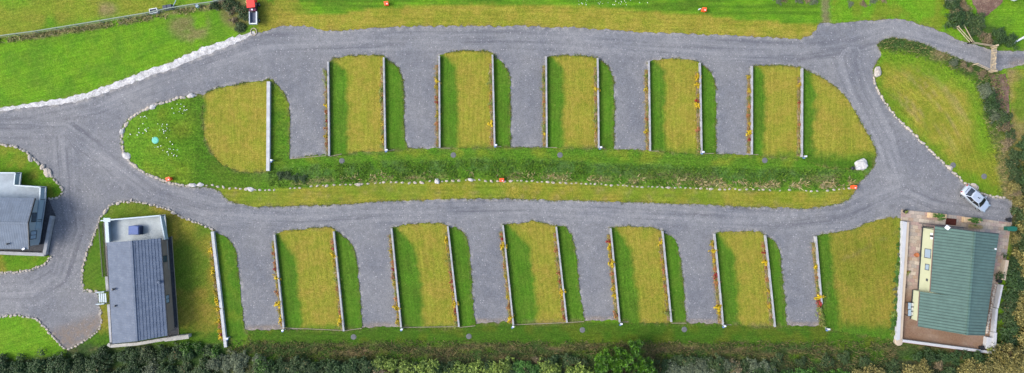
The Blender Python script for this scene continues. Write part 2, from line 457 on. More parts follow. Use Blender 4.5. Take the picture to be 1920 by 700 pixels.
# (name, polygon, jitter m, code)   later ones win
REG = [('ground', None, 0, 0), ('road', gravel_poly, .15, 1), ('chalk_verge', chalk_poly, .13, 2), ('grass_bank', island, .11, 3)]
for i, p in enumerate(upper_lawns): REG.append(('pitch_lawn', p, .10, 10+i))
for i, p in enumerate(lower_lawns): REG.append(('pitch_lawn', p, .12, 20+i))
REG += [('lawn', big_lawn, .11, 30), ('lawn', lodge_lawn, .03, 31), ('lawn', side_strip, .10, 32), ('lawn', plotA, .03, 33), ('lawn', plotA2, .03, 34),
        ('lawn', R1, .07, 35), ('patio', patio_poly, 0, 40), ('soil_path', soil_poly, .12, 41), ('soil_path', top_soil, .12, 41)]

def densify(pts, step, jit):
    out = []
    n = len(pts)
    for i in range(n):
        x0, y0 = pts[i]; x1, y1 = pts[(i+1) % n]
        L = math.hypot(x1-x0, y1-y0); k = max(1, int(round(L/step)))
        for j in range(k):
            t = j/k
            out.append((x0+(x1-x0)*t, y0+(y1-y0)*t))
    if jit:
        A = np.array(out); jp = jit/S
        A[:, 0] += jp*2*(fbm(A[:, 0]/5, A[:, 1]/5, 3, 3)-.5)*2
        A[:, 1] += jp*2*(fbm(A[:, 0]/5, A[:, 1]/5, 9, 3)-.5)*2
        out = [tuple(p) for p in A]
    return out

dense = {}
verts = []; edges = []
allow_x = 1075; 
for i, (nm, p, j, c) in enumerate(REG):
    if p is None: continue
    d = densify(p, 4.0 if j else 12.0, j); dense[i] = d
    b = len(verts); verts += d
    edges += [(b+k, b+(k+1) % len(d)) for k in range(len(d))]
kd = KDTree(len(verts))
for i, v in enumerate(verts): kd.insert((v[0], v[1], 0), i)
kd.balance()
gs = 6.6
for iy in range(int(800/gs/.866)+1):
    y = -50+iy*gs*.866
    for ix in range(int(2160/gs)+1):
        x = -120+ix*gs+(iy % 2)*gs/2
        if kd.find((x, y, 0))[2] > 2.4: verts.append((x, y))
# coarse surroundings out to the horizon
for r in (1300, 1700, 2500, 4500, 9000, 20000):
    for k in range(28):
        t = 2*math.pi*(k+.5*(r % 3))/28
        verts.append((960+r*math.cos(t), 350+r*math.sin(t)*(1 if r > 2400 else .62)))
vout, _, fout = delaunay_2d_cdt([Vector((v[0], v[1])) for v in verts], edges, [], 0, 1e-3)[:3]
V = np.array([(v.x, v.y) for v in vout]); F = np.array([f[:3] for f in fout])
cx = V[F, 0].mean(1); cy = V[F, 1].mean(1)
reg = np.zeros(len(F), int)
for i, (nm, p, j, c) in enumerate(REG):
    if p is None: continue
    reg[inpoly(cx, cy, dense[i])] = i
X, Y = V[:, 0], V[:, 1]
far = smooth01((np.hypot(X-960, (Y-350)*1.5)-1150)/400)
Z = hpx(np.clip(X, -100, 2020), np.clip(Y, -45, 745))*(1-far)

# distance (m) from the grass/gravel outline
gk = KDTree(sum(len(d) for d in dense.values())); n_ = 0
for i, d in dense.items():
    if REG[i][3] < 40:
        for v in d: gk.insert((v[0], v[1], 0), n_); n_ += 1
gk.balance()

def wallx(w, Yv):
    (x0, y0), (x1, y1), _ = w
    return x0+(x1-x0)*(Yv-y0)/(y1-y0)

def lerp(a_, b, t): return a_*(1-t[:, None])+b*t[:, None]

def tones(code, X, Y):
    n = len(X)
    lo = fbm(X/70, Y/70, 21, 3); mi = fbm(X/22, Y/22, 31, 3); hi = fbm(X/8, Y/8, 41, 2)
    wob = (fbm(X/26, Y/26, 55, 3)-.5)*18+(fbm(X/7, Y/7, 56, 2)-.5)*14
    rough = np.zeros(n)
    if 10 <= code <= 15:
        k = code-10
        c = np.tile(OL, (n, 1))
        c = lerp(c, YG, smooth01((mi-.40)/.4)*.5)
        if k == 0:
            m = smooth01(((383-X)+wob*.5+6)/10)
            c = lerp(c, YG, smooth01((310-Y)/-20)*.6)
        else:
            w = UW[2*k-1]; d = X-wallx(w, Y)
            wid = (34, 34, 32, 30, 26)[k-1]
            top = np.minimum(w[0][1]+0, 130)
            wid = wid*np.clip((Y-w[0][1]+14)/34, .15, 1)
            m = smooth01((wid-d+wob*.45)/9+.5)
            w2 = UW[2*k]; d2 = X-wallx(w2, Y)
            m2 = np.where(k == 5, smooth01((25-d2+wob)/12+.5)*(d2 > 0), (d2 > 0)*1.0)
            m = np.maximum(m, m2)
            m = np.maximum(m, smooth01((Y-w[1][1]+10+wob*.6)/12)*.7)
        c = lerp(c, LU*(.85+.3*mi[:, None]), m)
        rough = .12+.1*m
        if k == 5:
            c = lerp(c, YG*.9, smooth01((d2-40)/60)*.55*(1-m)*mi)
            c = lerp(c, LU*.8, smooth01((Y-292+wob)/10))
    elif 20 <= code <= 24:
        k = code-20
        w = DW[2*k+1]; w2 = DW[2*k+2]; d = X-wallx(w, Y); d2 = X-wallx(w2, Y)
        c = np.tile(OL*.95, (n, 1)); c = lerp(c, YG, smooth01((mi-.40)/.4)*.5)
        wid = (36, 44, 46, 38, 36)[k]*np.clip((Y-w[0][1]+10)/50, .2, 1)
        if k == 0: wid = wid*.95
        m = np.maximum(smooth01((wid-d+wob*.6)/10+.5), (d2 > 0)*1.0)
        m = np.maximum(m, smooth01((Y-606+wob*.4)/10)*.8)
        c = lerp(c, LU*(.8+.3*mi[:, None]), m); rough = .12+.1*m
    elif code == 30:
        d = X-wallx(DW[11], Y)
        c = np.tile(OL*.82, (n, 1)); c = lerp(c, YG*.8, smooth01((lo-.35)/.3)*.6)
        m = np.maximum(smooth01((30-d+wob*.5)/12+.5), smooth01((Y-596+wob)/24))
        c = lerp(c, LU*.9, m); c = lerp(c, YG, smooth01((440-Y+wob)/20)*.3)
        rough = .1+m*.2
    elif code == 31:
        c = np.tile(OL*.8, (n, 1)); c = lerp(c, LU, smooth01((lo-.40)/.2)*.75)
        c = lerp(c, DR*.8, smooth01((mi-.62)/.15)*smooth01((440-Y)/40)*.8)
        c = lerp(c, LU*.95, smooth01((205-X)/12)*smooth01((560-Y)/10)*.8)
        c = lerp(c, LU*.8, smooth01((Y-605+wob)/25))
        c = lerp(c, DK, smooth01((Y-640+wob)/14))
        rough = .3+.4*smooth01((Y-630)/20)
    elif code == 32:
        c = np.tile(LU*.95, (n, 1)); c = lerp(c, YG, smooth01((mi-.5)/.25)*.35); rough = np.full(n, .15)
    elif code in (33, 34):
        c = np.tile(BR*.8, (n, 1)); c = lerp(c, OL*.8, smooth01((mi-.40)/.25)*(.8 if code == 34 else .6)); rough = np.full(n, .4)
    elif code == 35:
        c = np.tile(YG*.95, (n, 1)); c = lerp(c, OL*1.05, smooth01((mi-.30)/.3)*.7*smooth01((150-np.hypot(X-1745, (Y-205)))/80))
        c = lerp(c, DR*1.05, smooth01((vnoise(np.arctan2(Y-420, X-1500)*5, np.hypot(X-1500, Y-420)/5.5, 8)-.45)/.3)*.40*smooth01((120-np.hypot(X-1745, (Y-205)))/80))
        e_ = pdist(X, Y, [(1645,95),(1639,130),(1645,165),(1680,217),(1740,277),(1800,332),(1884,371)])
        c = lerp(c, BR*.8, smooth01((26-e_+wob)/22)*.75)
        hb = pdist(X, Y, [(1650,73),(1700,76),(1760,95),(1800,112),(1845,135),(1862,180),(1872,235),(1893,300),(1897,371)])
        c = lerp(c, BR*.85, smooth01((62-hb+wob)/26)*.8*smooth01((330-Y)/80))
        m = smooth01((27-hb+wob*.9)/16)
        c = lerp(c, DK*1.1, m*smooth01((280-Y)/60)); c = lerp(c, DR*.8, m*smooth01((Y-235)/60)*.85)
        c = lerp(c, DR*.75, smooth01((16-np.hypot((X-1765)*.6, Y-102))/9)*.8)
        rough = .2+.8*smooth01((55-hb+wob)/25)
    elif code == 3:
        c = np.tile(LU, (n, 1))
        my = np.interp(X, MIDX, MIDY)
        d = my-Y
        c = lerp(c, YG, smooth01((mi-.42)/.25)*.6*smooth01((d-38)/14))
        band = smooth01((d-13+wob*.3)/8)*smooth01((44-d+wob*.4)/8)
        c = lerp(c, DK*2.1, band*smooth01((hi+mi-.75)/.4)*.85)
        c = lerp(c, DR*.75, smooth01((d-3)/4)*smooth01((17-d)/6)*smooth01((mi-.48)/.18)*smooth01((X-500)/80)*.85)
        c = lerp(c, DR*.7, smooth01((d-10)/8)*smooth01((34-d)/10)*smooth01((lo-.50)/.12)*smooth01((X-1150)/80)*.6)
        rough = np.where(d > 0, .95, .25)
        ver = smooth01(-d/1.5+.5)*smooth01((X-395)/20)
        vc = np.tile(YG, (n, 1)); vc = lerp(vc, OL*.95, smooth01((mi-.40)/.25)*.7); vc = lerp(vc, LU*1.2, smooth01((lo-.52)/.15)*.35)
        vc = lerp(vc, DR*.85, smooth01((hi-.62)/.2)*.35)
        c = lerp(c, vc, ver)
        # island head mound
        hd = smooth01((560-X)/110)*(1-ver)
        hc = np.tile((LU*.6+BR*.4), (n, 1)); hc = lerp(hc, BR*.55, smooth01((mi-.45)/.2)*.4); hc = lerp(hc, YG, smooth01((lo-.45)/.2)*.4*smooth01((X-260)/20))
        hc = lerp(hc, LU*.75, smooth01((X-340+wob*1.5)/40)*.8)
        c = lerp(c, hc, hd)
    else:  # wide ground
        c = np.tile(BR, (n, 1)); rough = np.full(n, .35)
        c = lerp(c, LU*1.15, smooth01((mi-.40)/.25)*.65)
        fence = np.interp(X, [-110,0,75,150,240,280,325,370,400,440], [78,72,62,50,35,29,19,12,8,6])
        df = fence-Y
        L_ = (X < 445)
        c = np.where((L_ & (df > 0))[:, None], lerp(c, OL*.85, smooth01((lo-.40)/.2)*.6), c)
        c = lerp(c, DR*.9, smooth01((7-np.abs(df+4))/5)*L_*smooth01((mi-.3)/.2)*.9)
        c = lerp(c, DR*.7, smooth01((48-np.hypot(X-355, (Y-50)*1.3))/24)*smooth01((mi-.46)/.15)*.7)
        c = lerp(c, DR*.8, smooth01((28-np.hypot((X-200), (Y-18)*1.3))/18)*smooth01((mi-.40)/.15)*.7)
        # verge along the top road
        by = np.interp(X, [480,560,600,640,700,760,860,960,1100,1200,1300,1400,1500,1540], [20,24,28,26,18,12,9,8,12,20,28,37,46,46])
        tv = smooth01((X-470)/30)*smooth01((1545-X)/10)
        vc = lerp(np.tile(OL*1.02, (n, 1)), YG, smooth01((mi-.42)/.25)*.6)
        c = lerp(c, vc, tv*smooth01((Y-by+wob*.25)/4+.5)*smooth01((Y+60)/10)*(1-(Y > 80)))
        dkst = tv*smooth01((by-Y)/5)
        c = lerp(c, LU*.85, dkst*smooth01((fbm(X/90, Y/3.0, 77, 2)-.45)/.12)*.8)
        c = lerp(c, OL*.9, smooth01((600-X)/60)*smooth01((X-480)/10)*(Y < 60)*smooth01((mi-.40)/.2)*.8)
        # worn strip of grass north of the junction
        c = lerp(c, np.array((.12,.105,.045)), smooth01((9-np.abs(X-1548-(Y-20)*.05))/3)*(Y < 50)*.8)
        # right of the junction top strip
        tr = (X > 1560)*(X < 1800)*(Y < 80)
        c = lerp(c, YG, tr*smooth01((mi-.45)/.2)*.55)
        # far right
        fr_ = smooth01((X-1885)/8)*smooth01((Y-125)/8)
        c = lerp(c, OL*.95, fr_*.85); c = lerp(c, LU, fr_*smooth01((mi-.5)/.15)*.7)
        c = lerp(c, DR*.7, fr_*smooth01((lo-.48)/.15)*.7)
        # below the lower row
        b = smooth01((Y-600)/6)*(X > 420)
        bc = np.tile(LU*.68, (n, 1)); bc = lerp(bc, YG*.55, smooth01((mi-.5)/.2)*.5)
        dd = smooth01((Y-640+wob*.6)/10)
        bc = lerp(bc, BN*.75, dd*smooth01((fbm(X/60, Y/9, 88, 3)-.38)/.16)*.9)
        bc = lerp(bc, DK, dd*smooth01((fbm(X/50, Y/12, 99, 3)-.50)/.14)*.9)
        c = lerp(c, bc, b); rough = rough+b*.2+dd*b*.45
        # bottom left bright plot & hedge bottoms
        bl = (X < 200)*(Y > 580)
        c = lerp(c, BR*.95, bl*smooth01((Y-560)/20)); c = lerp(c, LU*.7, bl*smooth01((X-90+wob*2)/30)*.6)
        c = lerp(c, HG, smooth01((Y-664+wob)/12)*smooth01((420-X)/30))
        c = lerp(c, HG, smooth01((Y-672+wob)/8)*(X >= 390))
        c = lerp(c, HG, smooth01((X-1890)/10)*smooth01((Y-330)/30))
        c = lerp(c, DK, smooth01((30-np.hypot((X-1850)*.7, Y-72))/10)*.8)
        c = lerp(c, BN, smooth01((40-np.hypot(X-445, (Y-22)))/14)*.8)
        c = lerp(c, YG*.8, smooth01((Y-728)/20)); c = lerp(c, YG*.8, smooth01((X-1975)/20))
        rough = np.clip(rough, 0, 1)
    # dry fringe against the gravel
    return np.clip(c, 0.003, 1), rough

# centre lines of the driven lanes (photo px)
LANES = [[(-100,232),(60,222),(180,196),(300,150),(400,112),(500,82),(620,78),(800,74),(960,73),(1150,80),(1350,92),(1500,98),(1600,85),(1680,60),(1780,84),(1870,113),(2050,112)],
         [(-100,245),(120,240),(205,300),(290,365),(400,395),(560,404),(800,392),(1000,390),(1200,398),(1450,412),(1580,400),(1690,350),(1660,260),(1610,170),(1590,110),(1600,85)],
         [(120,250),(130,370),(140,430),(110,520),(60,550),(-100,555)], [(1690,350),(1760,380),(1880,395)]]

fcount = {}
reg_objs = []
for i, (nm, p, j, code) in enumerate(REG):
    fi = np.where(reg == i)[0]
    if not len(fi): continue
    used, inv = np.unique(F[fi], return_inverse=True); f = inv.reshape(-1, 3)
    x = X[used]; y = Y[used]; z = Z[used].copy()
    is_grass = code in (0, 3, 30, 31, 32, 33, 34, 35) or 10 <= code <= 24
    if code in (1,): z -= .05
    if code == 2: z -= .01
    if code == 41: z -= .02
    co = np.stack([(x-960)*S, (350-y)*S, z], 1)
    # orient up
    a0, b0, c0 = co[f[:, 0]], co[f[:, 1]], co[f[:, 2]]
    cr = (b0[:, 0]-a0[:, 0])*(c0[:, 1]-a0[:, 1])-(b0[:, 1]-a0[:, 1])*(c0[:, 0]-a0[:, 0])
    f[cr < 0] = f[cr < 0][:, ::-1]
    nv = len(co)
    faces = f
    if code != 1 and not (code == 0):
        # skirt: drop the outline 0.12 m so that the turf or paving has an edge
        e2 = np.concatenate([f[:, [0, 1]], f[:, [1, 2]], f[:, [2, 0]]])
        key = {}
        for a1, b1 in e2: key[(a1, b1)] = 1
        bd = [(a1, b1) for a1, b1 in key if (b1, a1) not in key]
        bv = sorted({v for e_ in bd for v in e_}); nb = len(bv)
        tp = {v: nv+k for k, v in enumerate(bv)}; mp = {v: nv+nb+k for k, v in enumerate(bv)}
        co = np.vstack([co, co[bv], co[bv]-np.array((0, 0, .12))])
        sk = []
        for a1, b1 in bd: sk += [(tp[b1], tp[a1], mp[a1]), (tp[b1], mp[a1], mp[b1])]
        faces = np.vstack([f, np.array(sk)])
        x = np.concatenate([x, x[bv], x[bv]]); y = np.concatenate([y, y[bv], y[bv]])
    me = bpy.data.meshes.new(nm)
    me.vertices.add(len(co)); me.vertices.foreach_set('co', co.astype(np.float32).ravel())
    me.loops.add(len(faces)*3); me.loops.foreach_set('vertex_index', faces.astype(np.int32).ravel())
    me.polygons.add(len(faces)); me.polygons.foreach_set('loop_start', np.arange(0, len(faces)*3, 3, dtype=np.int32))
    me.update(calc_edges=True)
    me.polygons.foreach_set('use_smooth', [True]*len(faces))
    # mowing / driving direction as UV in metres
    if code in (1,):
        best = np.full(len(x), 1e9); u = np.zeros(len(x)); v = np.zeros(len(x))
        for L in LANES:
            acc = 0
            for (x0, y0), (x1, y1) in zip(L[:-1], L[1:]):
                dx, dy = x1-x0, y1-y0; LL = math.hypot(dx, dy)
                t = np.clip(((x-x0)*dx+(y-y0)*dy)/LL**2, 0, 1)
                dist = np.hypot(x-x0-t*dx, y-y0-t*dy)
                sg = ((x-x0)*dy-(y-y0)*dx)/LL
                m = dist < best
                best = np.where(m, dist, best); u = np.where(m, acc+t*LL, u); v = np.where(m, np.sign(sg)*dist, v)
                acc += LL
        lane = np.clip(1-smooth01((best-16)/16), 0, 1)
        at = me.attributes.new('lane', 'FLOAT', 'POINT'); at.data.foreach_set('value', lane.astype(np.float32))
        U = u*S; Vv = v*S
    elif code == 35:
        r = np.hypot(x-1500, y-420); th = np.arctan2(y-420, x-1500)
        U = th*r*S; Vv = r*S
    elif code == 0:
        U = np.where(x < 480, (x*.96-y*.28), x)*S; Vv = np.where(x < 480, (x*.28+y*.96), y)*S
    elif code in (3,):
        U = x*S; Vv = y*S
    elif code in (31, 33, 34): U = (x*.8-y*.6)*S; Vv = (x*.6+y*.8)*S
    else:
        sl = 0.0 if code < 20 else -.105
        U = (y-x*sl)*S; Vv = (x+y*sl)*S
    uvl = me.uv_layers.new(name='mow')
    fl = faces.ravel()
    uvl.data.foreach_set('uv', np.stack([U[fl], Vv[fl]], 1).astype(np.float32).ravel())
    if is_grass:
        c, rg = tones(code, x, y)
        ed = np.array([gk.find((a1, b1, 0))[2] for a1, b1 in zip(x, y)])
        ongrav = np.ones(len(x))
        fr = smooth01((5.5-ed)/5)*smooth01((fbm(x/9, y/9, 66, 2)-.42)/.2)*.55
        if code != 3: fr = fr*(.8 if code < 30 else .5)
        c = lerp(c, DR*.6, fr)
        rg = np.clip(rg+smooth01((6-ed)/6)*.3, 0, 1)
        at = me.attributes.new('tone', 'FLOAT_COLOR', 'POINT'); at.data.foreach_set('color', np.hstack([c, np.ones((len(c), 1))]).astype(np.float32).ravel())
        at = me.attributes.new('rough', 'FLOAT', 'POINT'); at.data.foreach_set('value', rg.astype(np.float32))
        mat = M['grass']
    elif code == 1:
        ed = np.array([gk.find((a1, b1, 0))[2] for a1, b1 in zip(x, y)])*S
        at = me.attributes.new('edge', 'FLOAT', 'POINT'); at.data.foreach_set('value', ed.astype(np.float32))
        bot = np.interp(x, [459,745,952,1150,1343,1540], [619,613,604,601,608,612])
        dirt = smooth01((7-(bot-y)+6*fbm(x/20, y/20, 5, 2))/7)*(y > 560)*(x > 440)
        dirt = np.maximum(dirt, smooth01((y-590+(x-150)*.35)/22)*(x < 200)*(x > 90)*.85)
        dirt = np.maximum(dirt, smooth01((24-np.hypot(x-1660, y-108))/14)*.15)
        dirt = np.maximum(dirt, smooth01((x-1888)/12)*smooth01((y-105)/12)*(y < 150)*.7)
        at = me.attributes.new('dirt', 'FLOAT', 'POINT'); at.data.foreach_set('value', dirt.astype(np.float32))
        mat = M['gravel']
    elif code == 2: mat = M['chalk']
    elif code == 40:
        dirt = smooth01((y-520)/50)
        at = me.attributes.new('dirt', 'FLOAT', 'POINT'); at.data.foreach_set('value', dirt.astype(np.float32)); mat = M['patio']
    else: mat = M['soil']
    me.materials.append(mat)
    o = bpy.data.objects.new(nm, me); C.objects.link(o); o['kind'] = 'structure'
    reg_objs.append(o)

# ------------------------------------------------------------------ foliage
def leaf_obj_mesh(name, pos, nrm, length, width, mat, seed, lvbias=None, fold=.25):
    """many small folded leaves as one mesh; pos,nrm (n,3) arrays"""
    rs = np.random.RandomState(seed); n = len(pos)
    nrm = nrm/np.linalg.norm(nrm, axis=1)[:, None]
    t = rs.normal(size=(n, 3)); t -= (t*nrm).sum(1)[:, None]*nrm; t /= np.linalg.norm(t, axis=1)[:, None]
    b = np.cross(nrm, t)
    L = length*(.6+.8*rs.rand(n))[:, None]; Wd = width*(.6+.8*rs.rand(n))[:, None]
    p0 = pos-t*L*.5; p2 = pos+t*L*.5; p1 = pos+b*Wd*.5+nrm*Wd*fold; p3 = pos-b*Wd*.5+nrm*Wd*fold
    co = np.stack([p0, p1, p2, p3], 1).reshape(-1, 3)
    k = np.arange(n)*4
    tri = np.stack([k, k+1, k+2, k, k+2, k+3], 1).reshape(-1, 3)
    me = bpy.data.meshes.new(name)
    me.vertices.add(len(co)); me.vertices.foreach_set('co', co.astype(np.float32).ravel())
    me.loops.add(len(tri)*3); me.loops.foreach_set('vertex_index', tri.astype(np.int32).ravel())
    me.polygons.add(len(tri)); me.polygons.foreach_set('loop_start', np.arange(0, len(tri)*3, 3, dtype=np.int32))
    me.update(calc_edges=True)
    lv = rs.rand(n) if lvbias is None else np.clip(lvbias, 0, 1)
    at = me.attributes.new('lv', 'FLOAT', 'FACE'); at.data.foreach_set('value', np.repeat(lv, 2).astype(np.float32))
    me.materials.append(mat)
    return me

def dome(r, h, n, nclump, cr, seed, up=.6, base=.1):
    """leaf positions grouped in clumps over a lumpy dome of radius r and height h"""
    rs = np.random.RandomState(seed)
    th = rs.rand(nclump)*2*math.pi; q = np.sqrt(rs.rand(nclump))
    rr = r*(.72+.3*np.sin(th*3+seed)+.16*rs.randn(nclump))*q
    cz = h*np.sqrt(np.clip(1-(q*.92)**2, .05, 1))*(.75+.35*rs.rand(nclump))
    cc = np.stack([np.cos(th)*rr, np.sin(th)*rr, cz], 1)
    w = rs.randint(0, nclump, n)
    d = rs.normal(size=(n, 3)); d /= np.linalg.norm(d, axis=1)[:, None]
    rad = cr*(rs.rand(n)**.45)*(.6+.8*rs.rand(nclump)[w])
    p = cc[w]+d*rad[:, None]*np.array((1, 1, .8))
    # let part of the leaves hang lower so that the bush is closed to the ground
    p[:, 2] = np.where(rs.rand(n) < .25, p[:, 2]*rs.rand(n), p[:, 2])
    p[:, 2] = np.maximum(p[:, 2], base*rs.rand(n))
    nr = d*(1-up)+np.array((0, 0, up))+rs.normal(size=(n, 3))*.38
    cl = rs.rand(nclump)[w]
    return p, nr, cl*.3+(rs.rand(n)**1.8)*.7

LM = {
 'bramble': make_leaf('bramble_leaf', (0.018, 0.038, 0.011), (0.066, 0.105, 0.031), (0.189, 0.127, 0.056)),
 'laurel':  make_leaf('laurel_leaf', (.008, .036, .004), (.085, .205, .012), None, .4),
 'lime':    make_leaf('lime_leaf', (0.037, 0.073, 0.013), (0.243, 0.329, 0.049), (0.365, 0.413, 0.122)),
 'olive':   make_leaf('olive_leaf', (0.068, 0.070, 0.019), (0.297, 0.250, 0.074), (0.432, 0.338, 0.121)),
 'greyg':   make_leaf('grey_leaf', (0.051, 0.069, 0.037), (0.152, 0.182, 0.106), None),
 'darkg':   make_leaf('dark_leaf', (0.013, 0.033, 0.010), (0.043, 0.089, 0.019), (0.092, 0.114, 0.043)),
 'brown':   make_leaf('withered_leaf', (0.081, 0.065, 0.034), (0.270, 0.209, 0.115), (0.405, 0.338, 0.216)),
 'fresh':   make_leaf('fresh_leaf', (0.025, 0.081, 0.012), (0.081, 0.196, 0.025), (0.138, 0.230, 0.058)),
 'yellow':  make_leaf('yellow_leaf', (.30, .20, .006), (.62, .46, .008), (.25, .26, .02)),
 'gold':    make_leaf('gold_leaf', (.20, .15, .012), (.44, .32, .015), (.16, .17, .03)),
 'rust':    make_leaf('rust_leaf', (0.176, 0.074, 0.034), (0.459, 0.189, 0.061), (0.189, 0.189, 0.041)),
 'red':     make_leaf('red_leaf', (.13, .012, .012), (.34, .04, .025), (.20, .10, .03)),
 'sprig':   make_leaf('sprig_leaf', (0.074, 0.115, 0.020), (0.257, 0.284, 0.054), (0.351, 0.270, 0.108)),
 'bedmix':  make_leaf('bed_leaf', (.09, .14, .025), (.36, .24, .05), (.28, .07, .03)),
 'straw':   make_leaf('straw_leaf', (.20, .16, .07), (.42, .34, .17), (.13, .14, .05)),
}
TW = simple('bark', (.09, .065, .045), .9, .1)

SHRUBS = {}
def shrub_meshes(kind, r, h, n, ncl, cr, L, Wd, nvar=3, up=.6):
    out = []
    for v in range(nvar):
        p, nr, lv = dome(r, h, n, ncl, cr, 100*len(SHRUBS)+v*7+3, up)
        out.append(leaf_obj_mesh('foliage', p, nr, L, Wd, LM[kind], v+5, lv))
    return out
SHRUBS['bramble'] = shrub_meshes('bramble', 1.6, 1.0, 1700, 60, .42, .24, .15)
SHRUBS['laurel'] = shrub_meshes('laurel', 1.7, 1.4, 1500, 40, .50, .34, .13, up=.45)
SHRUBS['lime'] = shrub_meshes('lime', 1.6, 1.2, 1500, 70, .36, .26, .15, up=.5)
SHRUBS['olive'] = shrub_meshes('olive', 1.7, 1.6, 1900, 60, .45, .22, .14)
SHRUBS['greyg'] = shrub_meshes('greyg', 1.5, 1.1, 1700, 50, .42, .22, .09)
SHRUBS['darkg'] = shrub_meshes('darkg', 1.6, 1.3, 1700, 50, .45, .24, .14)
SHRUBS['brown'] = shrub_meshes('brown', 1.3, .8, 1200, 45, .38, .22, .08)
SHRUBS['fresh'] = shrub_meshes('fresh', 1.4, 1.0, 1400, 45, .42, .26, .13)
stem_me = None
def stem_mesh(h):
    mb = MB()
    for k in range(5):
        t = k*1.256; mb.tube([(0, 0, 0), (math.cos(t)*.15, math.sin(t)*.15, h*.4), (math.cos(t)*.5, math.sin(t)*.5, h*.85)], [.05, .035, .015], 6)
    me = bpy.data.meshes.new('stem'); me.from_pydata([tuple(v) for v in mb.v], [], mb.f); me.materials.append(TW); return me
STEM = stem_mesh(.9)

DESC = {'bramble': ('bramble_bush', 'dark green bramble bush with a few dry leaves', 'bush'), 'laurel': ('laurel_bush', 'glossy bright green laurel bush', 'bush'),
        'lime': ('leafy_shrub', 'shrub of pale lime green pointed leaves', 'shrub'), 'olive': ('hedge_shrub', 'yellowing olive hedge shrub', 'shrub'),
        'greyg': ('willow_shrub', 'fine leaved grey green shrub', 'shrub'), 'darkg': ('dark_shrub', 'dark green dense shrub', 'shrub'),
        'brown': ('withered_bush', 'brown half withered bush', 'bush'), 'fresh': ('green_shrub', 'fresh green shrub', 'shrub')}
MARKS = [(60,690,'at the foot of the bright lower left plot'),(180,680,'below the left gravel yard'),(270,672,'below the slate roofed lodge'),(370,665,'below the lawn beside the slate lodge'),
         (470,690,'below the first gravel bay of the lower row'),(585,690,'below the first lower pitch lawn'),(710,690,'below the second gravel bay of the lower row'),(800,690,'below the second lower pitch lawn'),(920,690,'below the third gravel bay of the lower row'),
         (1010,690,'below the third lower pitch lawn'),(1125,690,'below the fourth gravel bay of the lower row'),(1210,690,'below the fourth lower pitch lawn'),(1315,690,'below the fifth gravel bay of the lower row'),(1400,690,'below the fifth lower pitch lawn'),(1505,690,'below the last gravel bay of the lower row'),
         (1610,690,'below the large lower right lawn'),(1750,690,'below the green roofed lodge'),(1900,680,'in the bottom right corner'),(1905,590,'right of the long roof of the green lodge'),(1905,480,'right of the green lodge patio'),
         (1910,400,'right of the parked silver car'),(1895,330,'above the parked silver car'),(1885,250,'beside the lower end of the soil path'),(1850,190,'between right lawn and soil path'),(1800,120,'below the road to the wooden gate'),(1720,85,'on the lawn tip by the junction'),
         (1780,30,'above the road to the wooden gate'),(1850,75,'behind the wooden fence rails'),(1610,5,'on the top edge above the junction'),(1480,3,'on the top edge left of the worn grass strip'),(445,20,'beside the red utility vehicle'),(560,335,'on the bank beside the first long wall')]
shrub_list = []
def shrub(kind, px, py, s, hs=1.0, z=None):
    shrub_list.append((kind, px, py, s, hs))
rs0 = random.Random(4)
def row(kinds, x0, y0, x1, y1, n, s0, s1, jx=7, jy=5, hs=1.0):
    for i in range(n):
        t = (i+.5)/n
        shrub(rs0.choice(kinds), x0+(x1-x0)*t+rs0.uniform(-jx, jx), y0+(y1-y0)*t+rs0.uniform(-jy, jy), rs0.uniform(s0, s1), hs)
# bottom hedge, left to right
row(['darkg', 'bramble'], -20, 690, 200, 682, 8, .8, 1.1)
row(['bramble', 'darkg'], 190, 667, 400, 662, 8, .62, .9, jy=4)
row(['bramble', 'darkg', 'greyg'], 110, 699, 400, 694, 9, .8, 1.1)
row(['laurel', 'bramble'], 345, 655, 415, 660, 3, .5, .7)
row(['lime', 'greyg'], 385, 683, 470, 685, 3, .8, 1.0)
row(['greyg', 'laurel', 'darkg'], 430, 668, 520, 680, 4, .6, .9)
row(['bramble', 'darkg', 'darkg'], 500, 682, 700, 686, 9, .7, 1.0)
row(['fresh', 'bramble', 'brown'], 500, 700, 700, 702, 7, .7, .95)
row(['lime'], 700, 680, 830, 684, 5, .75, 1.0)
row(['lime', 'lime', 'brown'], 700, 702, 860, 702, 6, .8, 1.1)
row(['lime', 'fresh'], 850, 688, 1010, 688, 6, .8, 1.05)
row(['lime', 'lime', 'brown'], 860, 706, 1010, 706, 6, .8, 1.1)
row(['lime'], 1010, 682, 1100, 692, 4, .7, .95)
row(['greyg'], 1245, 688, 1310, 694, 4, .8, 1.0)
row(['bramble', 'greyg', 'brown'], 1300, 680, 1440, 686, 6, .8, 1.0)
row(['darkg', 'bramble', 'greyg'], 1310, 702, 1450, 702, 6, .8, 1.0)
row(['fresh', 'laurel'], 1450, 703, 1590, 700, 7, .6, .8)
row(['bramble'], 1440, 676, 1680, 676, 6, .5, .7, jy=8)
row(['bramble', 'darkg'], 470, 690, 1000, 690, 16, .55, .8)
row(['bramble', 'darkg', 'brown'], 1000, 676, 1100, 678, 4, .5, .7)
row(['bramble', 'darkg'], 1230, 676, 1450, 692, 9, .55, .8)
row(['darkg'], 1700, 664, 1860, 672, 7, .55, .75, jy=3)
row(['olive', 'olive', 'bramble'], 1600, 702, 1770, 695, 7, .7, .95)
row(['olive'], 1790, 688, 1930, 680, 6, .85, 1.15)
row(['bramble', 'olive', 'brown'], 1640, 690, 1760, 684, 4, .5, .7)
